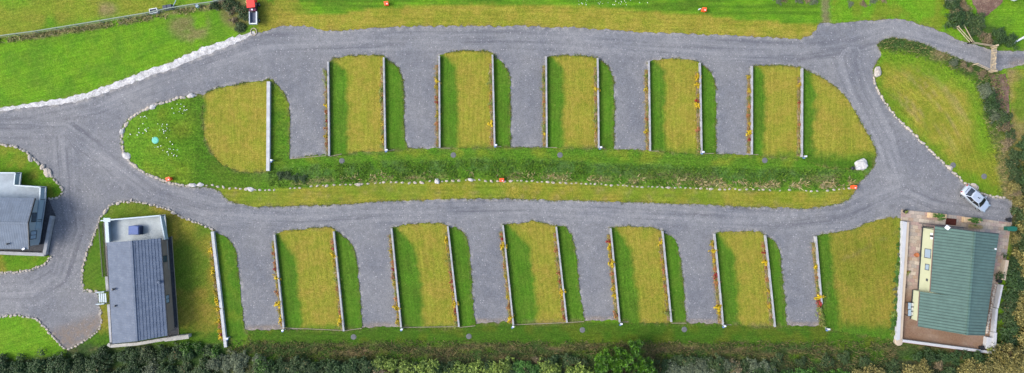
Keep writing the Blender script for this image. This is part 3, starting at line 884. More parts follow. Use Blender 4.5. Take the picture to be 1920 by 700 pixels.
# right hand hedge
row(['darkg', 'bramble'], 1898, 480, 1884, 650, 8, .75, 1.0, jx=4)
row(['brown', 'olive'], 1905, 430, 1900, 600, 5, .5, .7, jx=5)
row(['bramble', 'brown', 'olive'], 1922, 470, 1915, 660, 7, 1.0, 1.3)
row(['olive', 'bramble'], 1920, 378, 1918, 470, 5, .85, 1.1, jx=5)
row(['bramble', 'brown', 'bramble'], 1878, 215, 1910, 365, 9, .55, .8, jx=6)
row(['olive', 'brown'], 1893, 340, 1908, 400, 4, .5, .65)
row(['bramble', 'darkg'], 1918, 262, 1926, 370, 5, .75, .95, jx=4)
row(['darkg', 'fresh', 'greyg'], 1838, 160, 1868, 225, 6, .55, .75, jx=5)
row(['greyg', 'brown'], 1778, 112, 1845, 142, 4, .4, .55, jx=4, jy=3)
# top right
row(['darkg', 'greyg', 'brown'], 1772, -2, 1800, 42, 5, .65, .85)
row(['brown', 'bramble'], 1800, 5, 1830, 50, 4, .6, .8)
row(['bramble', 'brown', 'greyg'], 1818, 52, 1862, 82, 5, .5, .7, jx=5)
row(['darkg', 'fresh'], 1862, 62, 1892, 80, 3, .55, .75, jx=4, jy=4)
# dry heaps on the top edge
row(['brown', 'greyg'], 1450, 0, 1535, 2, 5, .38, .5, jy=2, hs=.6)
row(['brown', 'greyg'], 1580, 8, 1665, 1, 4, .35, .45, jy=2, hs=.5)
# beside the red vehicle
row(['bramble', 'brown'], 425, 0, 462, 30, 6, .55, .75, jx=9, jy=8)
row(['brown', 'olive', 'bramble'], 438, 40, 460, 56, 3, .45, .6, jx=6, jy=4)
row(['bramble'], 400, 5, 425, 10, 2, .4, .5)
row(['darkg', 'bramble'], 520, 330, 575, 336, 4, .38, .5, jy=3, hs=.7)
used = {}
ents = []
for (k, px, py, s, hs) in shrub_list:
    m = min(MARKS, key=lambda q: (q[0]-px)**2+((q[1]-py)*1.3)**2)
    ents.append((k, m[2], px, py, s, hs))
ents.sort(key=lambda e_: (e_[0], e_[1], e_[2]))
cnt = {}
for e_ in ents: cnt[e_[:2]] = cnt.get(e_[:2], 0)+1
seen = {}
for (k, where, px, py, s, hs) in ents:
    nm, desc, cat = DESC[k]
    i = seen.get((k, where), 0); seen[(k, where)] = i+1
    short = {'bramble': 'bramble bush', 'laurel': 'bright laurel bush', 'lime': 'lime green shrub', 'olive': 'yellowish shrub', 'greyg': 'grey green shrub', 'darkg': 'dark dense shrub', 'brown': 'withered bush', 'fresh': 'fresh green shrub'}[k]
    if cnt[(k, where)] > 1: lab = '%s, %s from left, %s' % (short, ORD[i], where)
    else: lab = short+' '+where
    loc = W(px, py); me = R.choice(SHRUBS[k])
    t = thing(nm, (loc.x, loc.y, loc.z-.03), lab, cat, 'shrubs and bushes of the hedges')
    rz = R.uniform(0, 6.28)
    t.rotation_euler = (0, 0, rz); t.scale = (s*R.uniform(.9, 1.1), s*R.uniform(.9, 1.1), s*hs*R.uniform(.85, 1.15))
    f = bpy.data.objects.new('foliage', me); C.objects.link(f); f.parent = t
    st = bpy.data.objects.new('stem', STEM); C.objects.link(st); st.parent = t

# the large bright evergreen at the bottom edge: trunk, limbs and a crown of fronds
def big_tree(px, py, r, h, kind, label, seed, n=9000, ncl=85, L=.42, Wd=.13, name='evergreen_tree'):
    loc = W(px, py)
    t = thing(name, loc, label, 'tree')
    tr = MB(); tr.tube([(0,0,-.2), (.1,.05,h*.35), (.05,.1,h*.75)], [.22, .16, .06], 10)
    rs = random.Random(seed)
    for k in range(9):
        a_ = k*2.4; z = h*(.2+.06*k); rr = r*(.75-.05*k)
        tr.tube([(.06, .04, z), (math.cos(a_)*rr*.5, math.sin(a_)*rr*.5, z+.25), (math.cos(a_)*rr, math.sin(a_)*rr, z+.3)], [.07, .045, .015], 6)
    for i in range(len(tr.v)): tr.v[i] = tr.v[i]+loc
    build('trunk', tr, TW, t)
    rn = np.random.RandomState(seed)
    th = rn.rand(ncl)*6.283; q = np.sqrt((np.arange(ncl)+.5)/ncl)
    rad = r*q*(.92+.10*np.sin(th*5+1)+.06*rn.randn(ncl))
    cz = h*(.35+.62*np.sqrt(np.clip(1-q**2*.93, 0, 1)))*(.78+.34*rn.rand(ncl))
    cc = np.stack([np.cos(th)*rad, np.sin(th)*rad, cz], 1)
    w = rn.randint(0, ncl, n)
    d = rn.normal(size=(n, 3)); d[:, 2] = np.abs(d[:, 2])*.9; d /= np.linalg.norm(d, axis=1)[:, None]
    cr = (.38+.22*rn.rand(ncl))[w]
    p = cc[w]+d*(cr*(.35+.65*rn.rand(n)))[:, None]
    low = rn.rand(n) < .28
    p[low, 2] *= rn.rand(low.sum())*.8+.1
    # fronds point outwards from each clump
    rs2 = np.random.RandomState(seed+1)
    out = d+rs2.normal(size=(n, 3))*.25; out /= np.linalg.norm(out, axis=1)[:, None]
    nr = np.cross(out, rs2.normal(size=(n, 3))); nr[nr[:, 2] < 0] *= -1
    tipf = np.linalg.norm(p-cc[w], axis=1)/cr; lv = np.clip(-.75+1.45*tipf*(.55+.45*d[:, 2])+.45*rn.rand(n)-1.0*low, 0, 1)  # tips paler as new growth; shade of the gaps painted into low inner leaves
    me = leaf_obj_mesh('crown', p, nr+np.array((0, 0, .35)), L, Wd, LM[kind], seed, lv)
    c = bpy.data.objects.new('crown', me); C.objects.link(c); c.parent = t
    return t
big_tree(1166, 688, 4.6, 3.6, 'laurel', 'large round bright green evergreen tree cut by the bottom edge', 8, 22000, 95, .36, .085)
big_tree(1876, 662, 2.0, 2.6, 'olive', 'yellowing tree at the corner outside the green lodge patio', 12, 3000, 40, .22, .13, 'broadleaf_tree')

# ------------------------------------------------------------------ unmown grass, reeds: uncountable blades
def blades(name, pts, hgt, lean, cols, seed, wd=.035):
    rs = np.random.RandomState(seed); n = len(pts)
    p = np.array(pts); th = rs.rand(n)*6.283; L = hgt*(.5+rs.rand(n))
    hh = hpx(p[:, 0], p[:, 1])
    b = np.stack([(p[:, 0]-960)*S, (350-p[:, 1])*S, hh-.02], 1)
    ln = lean*(.4+rs.rand(n))
    tip = b+np.stack([np.cos(th)*ln*L, np.sin(th)*ln*L, L], 1)
    side = np.stack([-np.sin(th), np.cos(th), np.zeros(n)], 1)*wd*(.6+.8*rs.rand(n))[:, None]
    mid = (b+tip)/2+np.array((0, 0, .1))*L[:, None]
    co = np.stack([b-side, b+side, mid+side*.8, mid-side*.8, tip], 1).reshape(-1, 3)
    k = np.arange(n)*5
    tri = np.stack([k, k+1, k+2, k, k+2, k+3, k+3, k+2, k+4], 1).reshape(-1, 3)
    me = bpy.data.meshes.new(name)
    me.vertices.add(len(co)); me.vertices.foreach_set('co', co.astype(np.float32).ravel())
    me.loops.add(len(tri)*3); me.loops.foreach_set('vertex_index', tri.astype(np.int32).ravel())
    me.polygons.add(len(tri)); me.polygons.foreach_set('loop_start', np.arange(0, len(tri)*3, 3, dtype=np.int32))
    me.update(calc_edges=True)
    cols = np.array(cols); c = cols[rs.randint(0, len(cols), n)]*(.7+.6*rs.rand(n))[:, None]
    c = np.repeat(c, 3, axis=0)
    at = me.attributes.new('tone', 'FLOAT_COLOR', 'FACE'); at.data.foreach_set('color', np.hstack([c, np.ones((len(c), 1))]).astype(np.float32).ravel())
    me.materials.append(M['blade'])
    o = bpy.data.objects.new(name, me); C.objects.link(o); return o
t = NT('grass_blade'); t.base(t.attr('tone')); M['blade'] = t.fin(.8, .2)

def scatter(n, x0, y0, x1, y1, fn, seed):
    rs = np.random.RandomState(seed); X = rs.uniform(x0, x1, n); Y = rs.uniform(y0, y1, n)
    w = fn(X, Y); k = rs.rand(n) < w; return np.stack([X[k], Y[k]], 1)
def bankw(X, Y):
    d = np.interp(X, MIDX, MIDY)-Y
    return smooth01((d-1)/4)*smooth01((42-d)/6)*(.25+.75*smooth01((fbm(X/16, Y/16, 3, 2)-.4)/.2))*(X > 505)*(X < 1600)
o = blades('rough_grass', scatter(30000, 500, 295, 1600, 350, bankw, 1), .20, 1.2, [(.045,.105,.008),(.065,.14,.01),(.030,.07,.009),(.09,.15,.012)], 1)
tag(o, 'long dark green rough grass on the bank between the pitch rows', 'grass', None, 'stuff')
def dryw(X, Y):
    d = np.interp(X, MIDX, MIDY)-Y
    return smooth01((d-1)/3)*smooth01((20-d)/6)*smooth01((fbm(X/14, Y/14, 13, 2)-.47)/.12)*(.45+.55*smooth01((X-1150)/100))
o = blades('dry_grass', scatter(9000, 600, 315, 1600, 352, dryw, 2), .34, 1.3, [(.28,.22,.10),(.20,.16,.06),(.34,.28,.15)], 2)
tag(o, 'dry straw coloured grass along the stone line of the bank', 'grass', None, 'stuff')
def hedgew(X, Y):
    hb = pdist(X, Y, [(1655,73),(1700,76),(1760,95),(1800,112),(1845,135),(1862,180),(1872,235),(1893,300),(1895,368)])
    return smooth01((30-hb)/14)*inpoly(X, Y, R1)*(.3+.7*smooth01((fbm(X/12, Y/12, 6, 2)-.4)/.2))
o = blades('rough_grass', scatter(26000, 1640, 68, 1905, 375, hedgew, 3), .30, 1.0, [(.035,.07,.012),(.06,.10,.02),(.10,.11,.035),(.17,.15,.06)], 3)
tag(o, 'tall rough grass belt along the hedge of the right lawn', 'grass', None, 'stuff')
def botw(X, Y):
    return smooth01((Y-636)/8)*(.2+.8*smooth01((fbm(X/14, Y/6, 16, 2)-.4)/.2))*(X > 425)*(X < 1680)*(1-inpoly(X, Y, patio_poly))
o = blades('rough_grass', scatter(26000, 420, 632, 1685, 690, botw, 4), .30, 1.1, [(.03,.05,.012),(.05,.075,.015),(.12,.10,.04),(.08,.075,.03)], 4)
tag(o, 'brownish rough grass strip in front of the bottom hedge', 'grass', None, 'stuff')
FENCE = [(-40,76),(0,72),(75,62),(150,50),(240,35),(280,28.5),(325,19),(370,12),(400,8),(425,2)]
def fencew(X, Y):
    return smooth01((7-pdist(X, Y+0, [(x, y+5) for x, y in FENCE]))/4)*smooth01((fbm(X/9, Y/9, 3, 2)-.25)/.2)
o = blades('dry_grass', scatter(20000, -20, -5, 440, 90, fencew, 5), .32, 1.1, [(.26,.22,.09),(.16,.17,.05),(.08,.11,.02),(.32,.26,.14)], 5)
tag(o, 'long dry grass under the wire fence of the field', 'grass', None, 'stuff')
# turf fringe hanging over every gravel edge
fr = []
rsx = random.Random(8)
for i, d in dense.items():
    if REG[i][3] in (1, 2, 40, 41): continue
    for (a1, b1) in zip(d, d[1:]+d[:1]):
        for q in range(9):
            tt = rsx.random(); x_, y_ = a1[0]+(b1[0]-a1[0])*tt+rsx.gauss(0, 1.3), a1[1]+(b1[1]-a1[1])*tt+rsx.gauss(0, 1.3)
            fr.append((x_, y_))
fr = np.array(fr); keep = (fr[:, 0] > -5) & (fr[:, 0] < 1925) & (fbm(fr[:, 0]/10, fr[:, 1]/10, 61, 2) > .38)
o = blades('turf_fringe', fr[keep], .09, 1.2, [(.045,.09,.01),(.07,.11,.012),(.15,.13,.03)], 6, .03)
tag(o, 'ragged grass fringe growing over the gravel edges', 'grass', None, 'stuff')
# daisies on the island head
db = []
rsd = random.Random(5)
for (x_, y_, n_, sp) in ((335,212,7,14),(275,222,6,10),(308,235,6,8),(315,245,8,9),(265,250,6,8),(278,243,5,4),(345,205,5,5),(330,268,4,12),(300,275,5,10),(325,290,8,8),(322,282,5,12),(250,252,3,5)):
    for q in range(n_): db.append((x_+rsd.gauss(0, sp*.6), y_+rsd.gauss(0, sp*.5)))
mb = MB()
for x_, y_ in db:
    p = W(x_, y_); q = rsd.uniform(.035, .07)
    mb.tube([p, p+Vector((0, 0, .10))], .008, 4)
    mb.lathe(p+Vector((0, 0, .10)), [(.01, -.01), (q, 0), (q*.9, .012), (.02, .03)], 7)
daisy = simple('daisy_petal', (.75, .75, .72), .7)
o = build('daisies', mb, daisy); tag(o, 'small white daisies scattered over the green island head', 'flowers', None, 'stuff')
mb = MB()
for q in range(26):
    x_, y_ = rsd.uniform(700, 1000), 0
    x_ = rsd.gauss(1090, 30) if q % 2 else rsd.gauss(1180, 40); y_ = rsd.uniform(0, 10)
    p = W(x_, y_); s_ = rsd.uniform(.03, .06)
    mb.tube([p, p+Vector((0, 0, .10))], .008, 4)
    mb.lathe(p+Vector((0, 0, .10)), [(.01, -.01), (s_, 0), (s_*.9, .012), (.02, .03)], 7)
o = build('daisies', mb, daisy); tag(o, 'tiny white flowers in the grass along the top edge', 'flowers', None, 'stuff')

# ------------------------------------------------------------------ plot walls, beds and their planting
M['wall'] = simple('concrete_block', (.27, .275, .28), .85, .2, var=.2, scale=1.5)
M['palewall'] = simple('pale_concrete_block', (.36, .37, .375), .85, .2, var=.15, scale=1.5)
M['board'] = simple('timber_board', (.22, .19, .14), .85, .2)
M['bark'] = simple('bark_mulch', (.17, .125, .07), .95, .1, var=.45, scale=3, fine=12)
M['white'] = simple('white_paint', (.55, .57, .60), .5, .4, var=.05)
M['blue'] = simple('blue_plastic', (.10, .17, .33), .45, .4, var=.05)
M['black'] = simple('black_plastic', (.015, .016, .018), .5, .4, var=.05)
M['steel'] = simple('galvanised_steel', (.42, .46, .50), .4, .5, .6, var=.05)
ROWN = {'u': 'upper', 'd': 'lower'}

def plot_wall(w, idx, rown, width=.23, height=.55):
    (x0, y0), (x1, y1), bed = w
    where = '%s wall from the left in the %s row' % (ORD[idx], rown)
    if idx == 0: width = .46 if rown == 'upper' else .40
    h0 = hpx(x0, y0); h1 = hpx(x1, y1)
    L = math.hypot(x1-x0, y1-y0)
    n = max(8, int(L*S/.9))
    def inner(h): return (960-(960-(x0+x1)/2)*1)   # keep traced centre
    look = 'pale concrete block wall with bare top' if not bed else 'narrow pale concrete block wall with a planted bed'
    c = W((x0+x1)/2, (y0+y1)/2)
    t = thing('plot_wall', c, '%s, %s' % (look, where), 'wall', 'low walls between the pitches')
    blk = MB(); cop = MB()
    rr = random.Random(idx*3+len(rown))
    for k in range(n):
        a_, b = k/n, (k+1)/n
        p0 = W(x0+(x1-x0)*a_, y0+(y1-y0)*a_); p1 = W(x0+(x1-x0)*b, y0+(y1-y0)*b)
        zt = max(p0.z, p1.z)
        d = (p1-p0); d.z = 0; d.normalize()
        q0 = Vector((p0.x, p0.y, zt-.15)); q1 = Vector((p1.x, p1.y, zt-.15))
        blk.bar(q0+Vector((0,0,(height)/2)), q1+Vector((0,0,(height)/2)), width-.04, height)
        j = rr.uniform(-.008, .008)
        cop.bar(q0+d*.008+Vector((0,0,height+.045+j)), q1-d*.008+Vector((0,0,height+.045+j)), width, .09)
    cm = M['wall'] if idx else M['palewall']
    build('block_course', blk, cm, t); build('coping', cop, cm, t)
    return where

plants = []
PM = {}
def small_plant(kind, r, h, n, L, Wd, v):
    p, nr, lv = dome(r, h, n, 14, r*.35, 900+v*13+len(kind), .5, .02)
    return leaf_obj_mesh('plant', p, nr, L, Wd, LM[kind], v+40, lv)
for kind, r, h, n, L, Wd in (('yellow', .34, .42, 230, .12, .07), ('gold', .32, .36, 190, .11, .06), ('rust', .32, .36, 200, .11, .05), ('red', .34, .38, 240, .12, .06), ('sprig', .38, .40, 170, .17, .04), ('straw', .34, .32, 130, .18, .03)):
    PM[kind] = [small_plant(kind, r, h, n, L, Wd, v) for v in range(3)]
PDESC = {'yellow': ('yellow_shrub', 'bright yellow shrub'), 'gold': ('golden_shrub', 'golden shrub'), 'rust': ('rusty_shrub', 'rust brown shrub'), 'red': ('red_shrub', 'dark red shrub'),
         'sprig': ('green_plant', 'wispy green plant'), 'straw': ('dry_plant', 'dry straw plant')}

def plant_bed(w, idx, rown, off, y0, y1, seq, where):
    """seq: list of (kind, fraction along the bed, scale)"""
    (ax, ay), (bx, by), _ = w
    c = W((ax+bx)/2+off, (y0+y1)/2)
    mb = MB(); n = 12
    for k in range(n):
        ya = y0+(y1-y0)*k/n; yb = y0+(y1-y0)*(k+1)/n
        p0 = W(ax+(bx-ax)*(ya-ay)/(by-ay)+off, ya); p1 = W(ax+(bx-ax)*(yb-ay)/(by-ay)+off, yb)
        mb.bar(p0+Vector((0,0,-.01)), p1+Vector((0,0,-.01)), .36+.1*math.sin(k*2.1+idx), .12)
    o = build('soil_bed', mb, M['bark']); o['kind'] = 'structure'
    rs = np.random.RandomState(idx*7+len(rown)); n = int(abs(y1-y0)*S*130)
    ff = rs.rand(n); yy = y0+(y1-y0)*ff; xx = ax+(bx-ax)*(yy-ay)/(by-ay)+off+rs.normal(0, 2.6, n)
    keep = fbm(yy/6, xx*0+idx*5.0, 4, 2) > .33; yy = yy[keep]; xx = xx[keep]; n = len(yy)
    pos = np.stack([(xx-960)*S, (350-yy)*S, hpx(xx, yy)+.05+.25*rs.rand(n)], 1)
    nr = rs.normal(0, .5, (n, 3)); nr[:, 2] = 1
    me = leaf_obj_mesh('low_planting', pos, nr, .13, .06, LM['bedmix'], idx, np.clip(fbm(yy/9, xx/4, idx, 2)*1.6-.3+.25*rs.randn(n), 0, 1))
    o = bpy.data.objects.new('low_planting', me); C.objects.link(o)
    tag(o, 'low mixed autumn planting at the %s' % where, 'ground cover', None, 'stuff')
    byk = {}
    for (k, f, s) in seq: byk.setdefault(k, []).append((f, s))
    for k, lst in byk.items():
        lst.sort()
        for i, (f, s) in enumerate(lst):
            yy = y0+(y1-y0)*f
            px = ax+(bx-ax)*(yy-ay)/(by-ay)+off+R.uniform(-1.3, 1.3)
            loc = W(px, yy)
            nm, dsc = PDESC[k]
            o = bpy.data.objects.new(nm, R.choice(PM[k])); C.objects.link(o)
            o.location = (loc.x, loc.y, loc.z+.02); o.rotation_euler = (0, 0, R.uniform(0, 6.28))
            o.scale = (s*1.2, s*1.7, s*1.2)
            wh = where.replace(' from the left in the', ' of the')
            lab = ('%s beside the %s' % (dsc, wh)) if len(lst) == 1 else ('%s, %s from the top beside the %s' % (dsc, ORD[i], wh))
            tag(o, lab, 'plant', 'plants in the beds along the walls')

# colours seen along each bed, top to bottom
SEQ = {
 ('u',1): [('sprig',.05,1.1),('sprig',.14,1.0),('straw',.28,.9),('yellow',.42,.8),('rust',.50,.9),('red',.60,.7),('rust',.68,.9),('gold',.78,.9),('rust',.87,.9),('straw',.95,.8)],
 ('u',2): [('straw',.15,1.0),('sprig',.28,1.0),('sprig',.4,.9),('straw',.55,.9),('gold',.68,1.0),('sprig',.78,.9),('gold',.87,1.1),('sprig',.96,.9)],
 ('u',3): [('straw',.05,.9),('yellow',.2,1.1),('gold',.28,1.0),('rust',.4,.9),('red',.46,.7),('gold',.6,.9),('rust',.72,.9),('straw',.84,.9)],
 ('u',4): [('straw',.1,.9),('sprig',.22,.9),('gold',.36,.8),('sprig',.5,.9),('straw',.6,.8),('yellow',.74,1.0),('straw',.9,.8)],
 ('u',5): [('straw',.05,.8),('sprig',.18,1.0),('sprig',.3,.9),('rust',.45,.8),('gold',.62,.8),('sprig',.75,1.0),('yellow',.85,.9),('straw',.95,.9)],
 ('u',6): [('sprig',.14,1.0),('yellow',.28,1.1),('rust',.40,.7),('sprig',.55,.9),('sprig',.68,.9),('gold',.78,.9),('straw',.92,.9)],
 ('u',7): [('sprig',.08,.9),('gold',.25,1.0),('straw',.4,.8),('sprig',.5,.8),('rust',.62,.7),('gold',.77,1.0),('straw',.92,.9)],
 ('u',8): [('yellow',.06,1.1),('yellow',.16,1.0),('gold',.3,.8),('red',.36,.7),('yellow',.42,1.1),('straw',.6,.8),('rust',.72,1.0),('straw',.84,.9),('sprig',.96,1.1)],
 ('u',9): [('gold',.03,.8),('gold',.2,1.1),('sprig',.3,.8),('rust',.4,.9),('rust',.52,.9),('gold',.62,.8),('yellow',.74,1.1),('red',.82,.7),('straw',.93,.8)],
 ('u',10): [('gold',.10,1.0),('straw',.2,.8),('red',.32,.6),('straw',.45,.8),('rust',.6,.7),('straw',.75,.8),('sprig',.93,1.0)],
 ('d',0): [('yellow',.10,1.0),('gold',.2,.8),('yellow',.31,1.2),('gold',.38,.8),('straw',.45,.8),('gold',.52,.9),('yellow',.60,1.2),('yellow',.68,1.1),('gold',.74,.9),('yellow',.80,1.1),('rust',.85,.9),('yellow',.89,1.0),('red',.93,.8),('yellow',.96,.9)],
 ('d',1): [('gold',.07,.8),('rust',.15,.9),('rust',.25,.8),('red',.33,.7),('yellow',.43,1.1),('gold',.52,.8),('rust',.6,.9),('straw',.66,.8),('yellow',.73,1.2),('gold',.82,.8),('yellow',.92,1.1)],
 ('d',2): [('rust',.05,.9),('red',.12,.7),('yellow',.19,1.1),('gold',.27,1.0),('straw',.38,.9),('sprig',.46,.9),('rust',.56,.8),('gold',.66,.9),('straw',.74,.8),('rust',.82,.9),('yellow',.90,1.2),('sprig',.97,.9)],
 ('d',3): [('straw',.08,.9),('gold',.18,.8),('rust',.3,.9),('red',.38,.7),('rust',.46,.9),('gold',.53,1.0),('sprig',.63,.8),('rust',.7,.9),('yellow',.80,1.2),('gold',.87,.8),('gold',.95,1.0)],
 ('d',4): [('yellow',.08,1.1),('gold',.2,.8),('sprig',.3,.9),('rust',.44,.9),('red',.53,.8),('rust',.6,1.0),('gold',.67,1.0),('yellow',.76,1.1),('red',.84,.8),('gold',.91,.9),('sprig',.97,.9)],
 ('d',5): [('rust',.03,.7),('red',.08,.7),('yellow',.15,1.2),('straw',.28,.8),('rust',.38,.7),('gold',.5,.8),('straw',.6,.8),('gold',.72,1.0),('rust',.82,.8),('yellow',.94,1.1)],
 ('d',6): [('gold',.07,.8),('rust',.2,.8),('straw',.32,.7),('rust',.46,.8),('red',.55,.6),('yellow',.66,1.1),('gold',.74,1.0),('rust',.86,.8),('red',.96,.7)],
 ('d',7): [('red',.08,.8),('yellow',.14,1.1),('gold',.24,.8),('yellow',.34,1.2),('rust',.45,.9),('rust',.54,.8),('gold',.62,1.0),('yellow',.70,.9),('straw',.8,.8),('rust',.93,1.0)],
 ('d',8): [('yellow',.07,.9),('straw',.18,.8),('gold',.30,.8),('rust',.4,.7),('gold',.5,.8),('rust',.58,.8),('gold',.70,1.0),('gold',.8,.7),('sprig',.9,1.2)],
 ('d',9): [('gold',.05,.8),('yellow',.14,1.1),('gold',.24,.9),('rust',.34,.9),('red',.44,.9),('rust',.52,1.0),('straw',.62,.8),('yellow',.80,1.2),('gold',.87,.9),('straw',.96,.9)],
 ('d',10): [('rust',.05,.7),('red',.13,.7),('yellow',.24,1.0),('straw',.36,.8),('rust',.46,.7),('gold',.58,.9),('sprig',.68,.9),('gold',.76,1.0),('straw',.86,.9),('sprig',.95,1.0)],
 ('d',11): [('straw',.08,.8),('yellow',.28,1.0),('rust',.42,.7),('sprig',.56,.9),('yellow',.64,1.2),('red',.72,1.1),('sprig',.80,1.1),('sprig',.88,1.1),('sprig',.96,1.2)],
}
for rn, walls, rown in (('u', UW, 'upper'), ('d', DW, 'lower')):
    for i, w in enumerate(walls):
        ww = w
        if (rn, i) == ('d', 11): ww = (w[0], (1538.5, 570), 1)
        where = plot_wall(ww, i, rown)
        if w[2]:
            y0 = w[0][1]+(16 if rn == 'u' else 12); y1 = w[1][1]-2
            if (rn, i) == ('d', 0): y0, y1 = 452, 640
            plant_bed(w, i, rown, -4.4 if i else -7, y0, y1, SEQ[(rn, i)], where)

# thin kerb boards closing the bottom of the plots
def kerb(x0, y0, x1, y1, label):
    p0 = W(x0, y0); p1 = W(x1, y1); mb = MB()
    n = max(2, int((p1-p0).length/1.2))
    for k in range(n):
        a_ = W(x0+(x1-x0)*k/n, y0+(y1-y0)*k/n); b = W(x0+(x1-x0)*(k+1)/n, y0+(y1-y0)*(k+1)/n)
        mb.bar(a_+Vector((0,0,.02)), b+Vector((0,0,.02)), .07, .16)
    single('kerb_board', mb, M['board'], (p0+p1)/2, label, 'kerb', 'timber kerbs at the foot of the plots')
for i, (a_, b, c, d) in enumerate([(619,293.5,641,289),(723,284,740,281),(826,278,844,278),(928,275.5,940,275),(1025,277,1044,277),(1122,278.5,1134,278),(1218,283.5,1235,283.5),(1314,288,1338,288),(1408,290,1422,290)]):
    kerb(a_, b, c, d, 'short timber kerb at the foot of the %s wall of the upper row' % ORD[i+1])
kerb(545,298,612,292, 'timber kerb across the foot of the first upper gravel bay')
for i, (a_, b, c, d) in enumerate([(534,615,645,619.5),(647,620,679,615.5),(755,614,861,612.5),(862,614,891,611),(963,609,1062,605),(1063,605,1095,603),(1162,604,1178,603.5),(1259,606,1287,606),(1355,609,1371,609)]):
    kerb(a_, b, c, d, '%s timber kerb from the left at the foot of the lower pitches' % ORD[i])

# hook-up bollards
def bollard(px, py, label, dz=0):
    c = W(px, py)
    t = thing('hookup_bollard', c, label, 'bollard', 'service bollards at the foot of the pitches')
    mb = MB(); mb.box(c+Vector((0,0,.35)), (.16,.16,.8)); build('post', mb, M['steel'], t)
    mb = MB(); mb.box(c+Vector((.02,0,.85)), (.24,.18,.30)); mb.box(c+Vector((.02,0,1.02)), (.30,.22,.05)); build('head', mb, M['white'], t, bevel=.02)
    mb = MB(); mb.box(c+Vector((-.10,-.20,.60)), (.26,.16,.30), rx=.2); build('socket_box', mb, M['blue'], t, bevel=.02)
    return t
for i, (x, y) in enumerate([(513,301),(727,282),(930,273),(1125,277),(1315,286),(1505,294)]):
    bollard(x, y, 'white and blue service bollard, %s from left at the foot of the upper row' % ORD[i])
for i, (x, y) in enumerate([(431,632),(534,617),(755,615),(962,610),(1163,605),(1355,609),(1548,615)]):
    bollard(x, y, 'white and blue service bollard, %s from left at the foot of the lower row' % ORD[i])

# round drain covers
M['drain'] = simple('drain_concrete', (.105, .11, .11), .8, .2)
def drain(px, py, label, r=.32, mat='drain', name='drain_cover', cat='drain cover'):
    c = W(px, py)
    t = thing(name, c, label, cat, 'round drain covers' if mat == 'drain' else None)
    mb = MB(); mb.lathe(c, [(r+.07, -.1), (r+.07, .02), (r+.005, .03), (r+.004, -.02)], 22); build('surround', mb, M['drain'] if mat == 'drain' else M[mat], t)
    mb = MB(); mb.lathe(c+Vector((0,0,.01)), [(r, -.05), (r, .03), (r*.93, .045), (r*.2, .05), (r*.18, .065), (.01, .065)], 22); build('lid', mb, M[mat], t, smooth=False)
for (x, y, l) in [(641,302,'grey round drain cover below the second upper wall'),(850,291,'grey round drain cover below the second upper pitch lawn'),(1050,291,'grey round drain cover below the third upper pitch lawn'),(1434,301,'dark round drain cover below the fifth upper pitch lawn'),
                  (663,632,'grey round drain cover below the second lower gravel bay'),(879,631,'grey round drain cover below the fifth lower wall'),(1092,619,'dark round drain cover below the fourth lower gravel bay'),(1283,618,'dark round drain cover below the fifth lower gravel bay'),
                  (1787,310,'grey round drain cover near the stone edge of the right lawn'),(1845,331,'dark round drain cover on the right lawn above the car')]:
    drain(x, y, l)
M['turq'] = simple('turquoise_plastic', (.07, .36, .27), .5, .4, var=.05)
drain(296.5, 264, 'turquoise round septic tank lid on the green island head', .40, 'turq', 'tank_lid', 'tank lid')

# fire points: orange red boxes
M['orange'] = simple('orange_red_plastic', (.75, .085, .02), .45, .4, var=.06)
def fire_point(px, py, label, rz=0.0, white=(0, 0)):
    c = W(px, py)
    t = thing('fire_point', c, label, 'fire point box', 'orange fire point boxes')
    mb = MB(); mb.box(c+Vector((0,0,.35)), (.52,.40,.7), rz); build('cabinet', mb, M['orange'], t, bevel=.02)
    m = Matrix.Rotation(rz, 3, 'Z')
    mb = MB(); mb.box(c+Vector((0,0,.76)), (.62,.52,.06), rz, rx=.18); build('lid', mb, M['orange'], t, bevel=.02)
    mb = MB(); mb.box(c+m@Vector((.1,-.10,.80)), (.16,.14,.05), rz, rx=.18); build('label_plate', mb, M['white'], t)
    mb = MB()
    for s_ in (-1, 1): mb.box(c+m@Vector((s_*.2,0,.0)), (.06,.35,.12), rz)
    build('foot', mb, M['steel'], t)
fire_point(726, 9, 'orange red fire point box left on the top verge', .1)
fire_point(1318, 20.5, 'orange red fire point box with white item on the right top verge', -.1)
fire_point(321, 336, 'orange red fire point box at the stone edge of island head', .3)
fire_point(941, 338, 'orange red fire point box in the middle of the stone line', .05)
fire_point(1597, 351, 'orange red fire point box at right end of stone line', -.15)
mb = MB(); c = W(1311, 18)
mb.box(c+Vector((0,0,.12)), (.3,.12,.24), .4); mb.tube([c+Vector((.1,0,.2)), c+Vector((.2,.05,.3))], .03, 6)
single('watering_can', mb, M['white'], c, 'small white can left of the right hand top fire point', 'can')

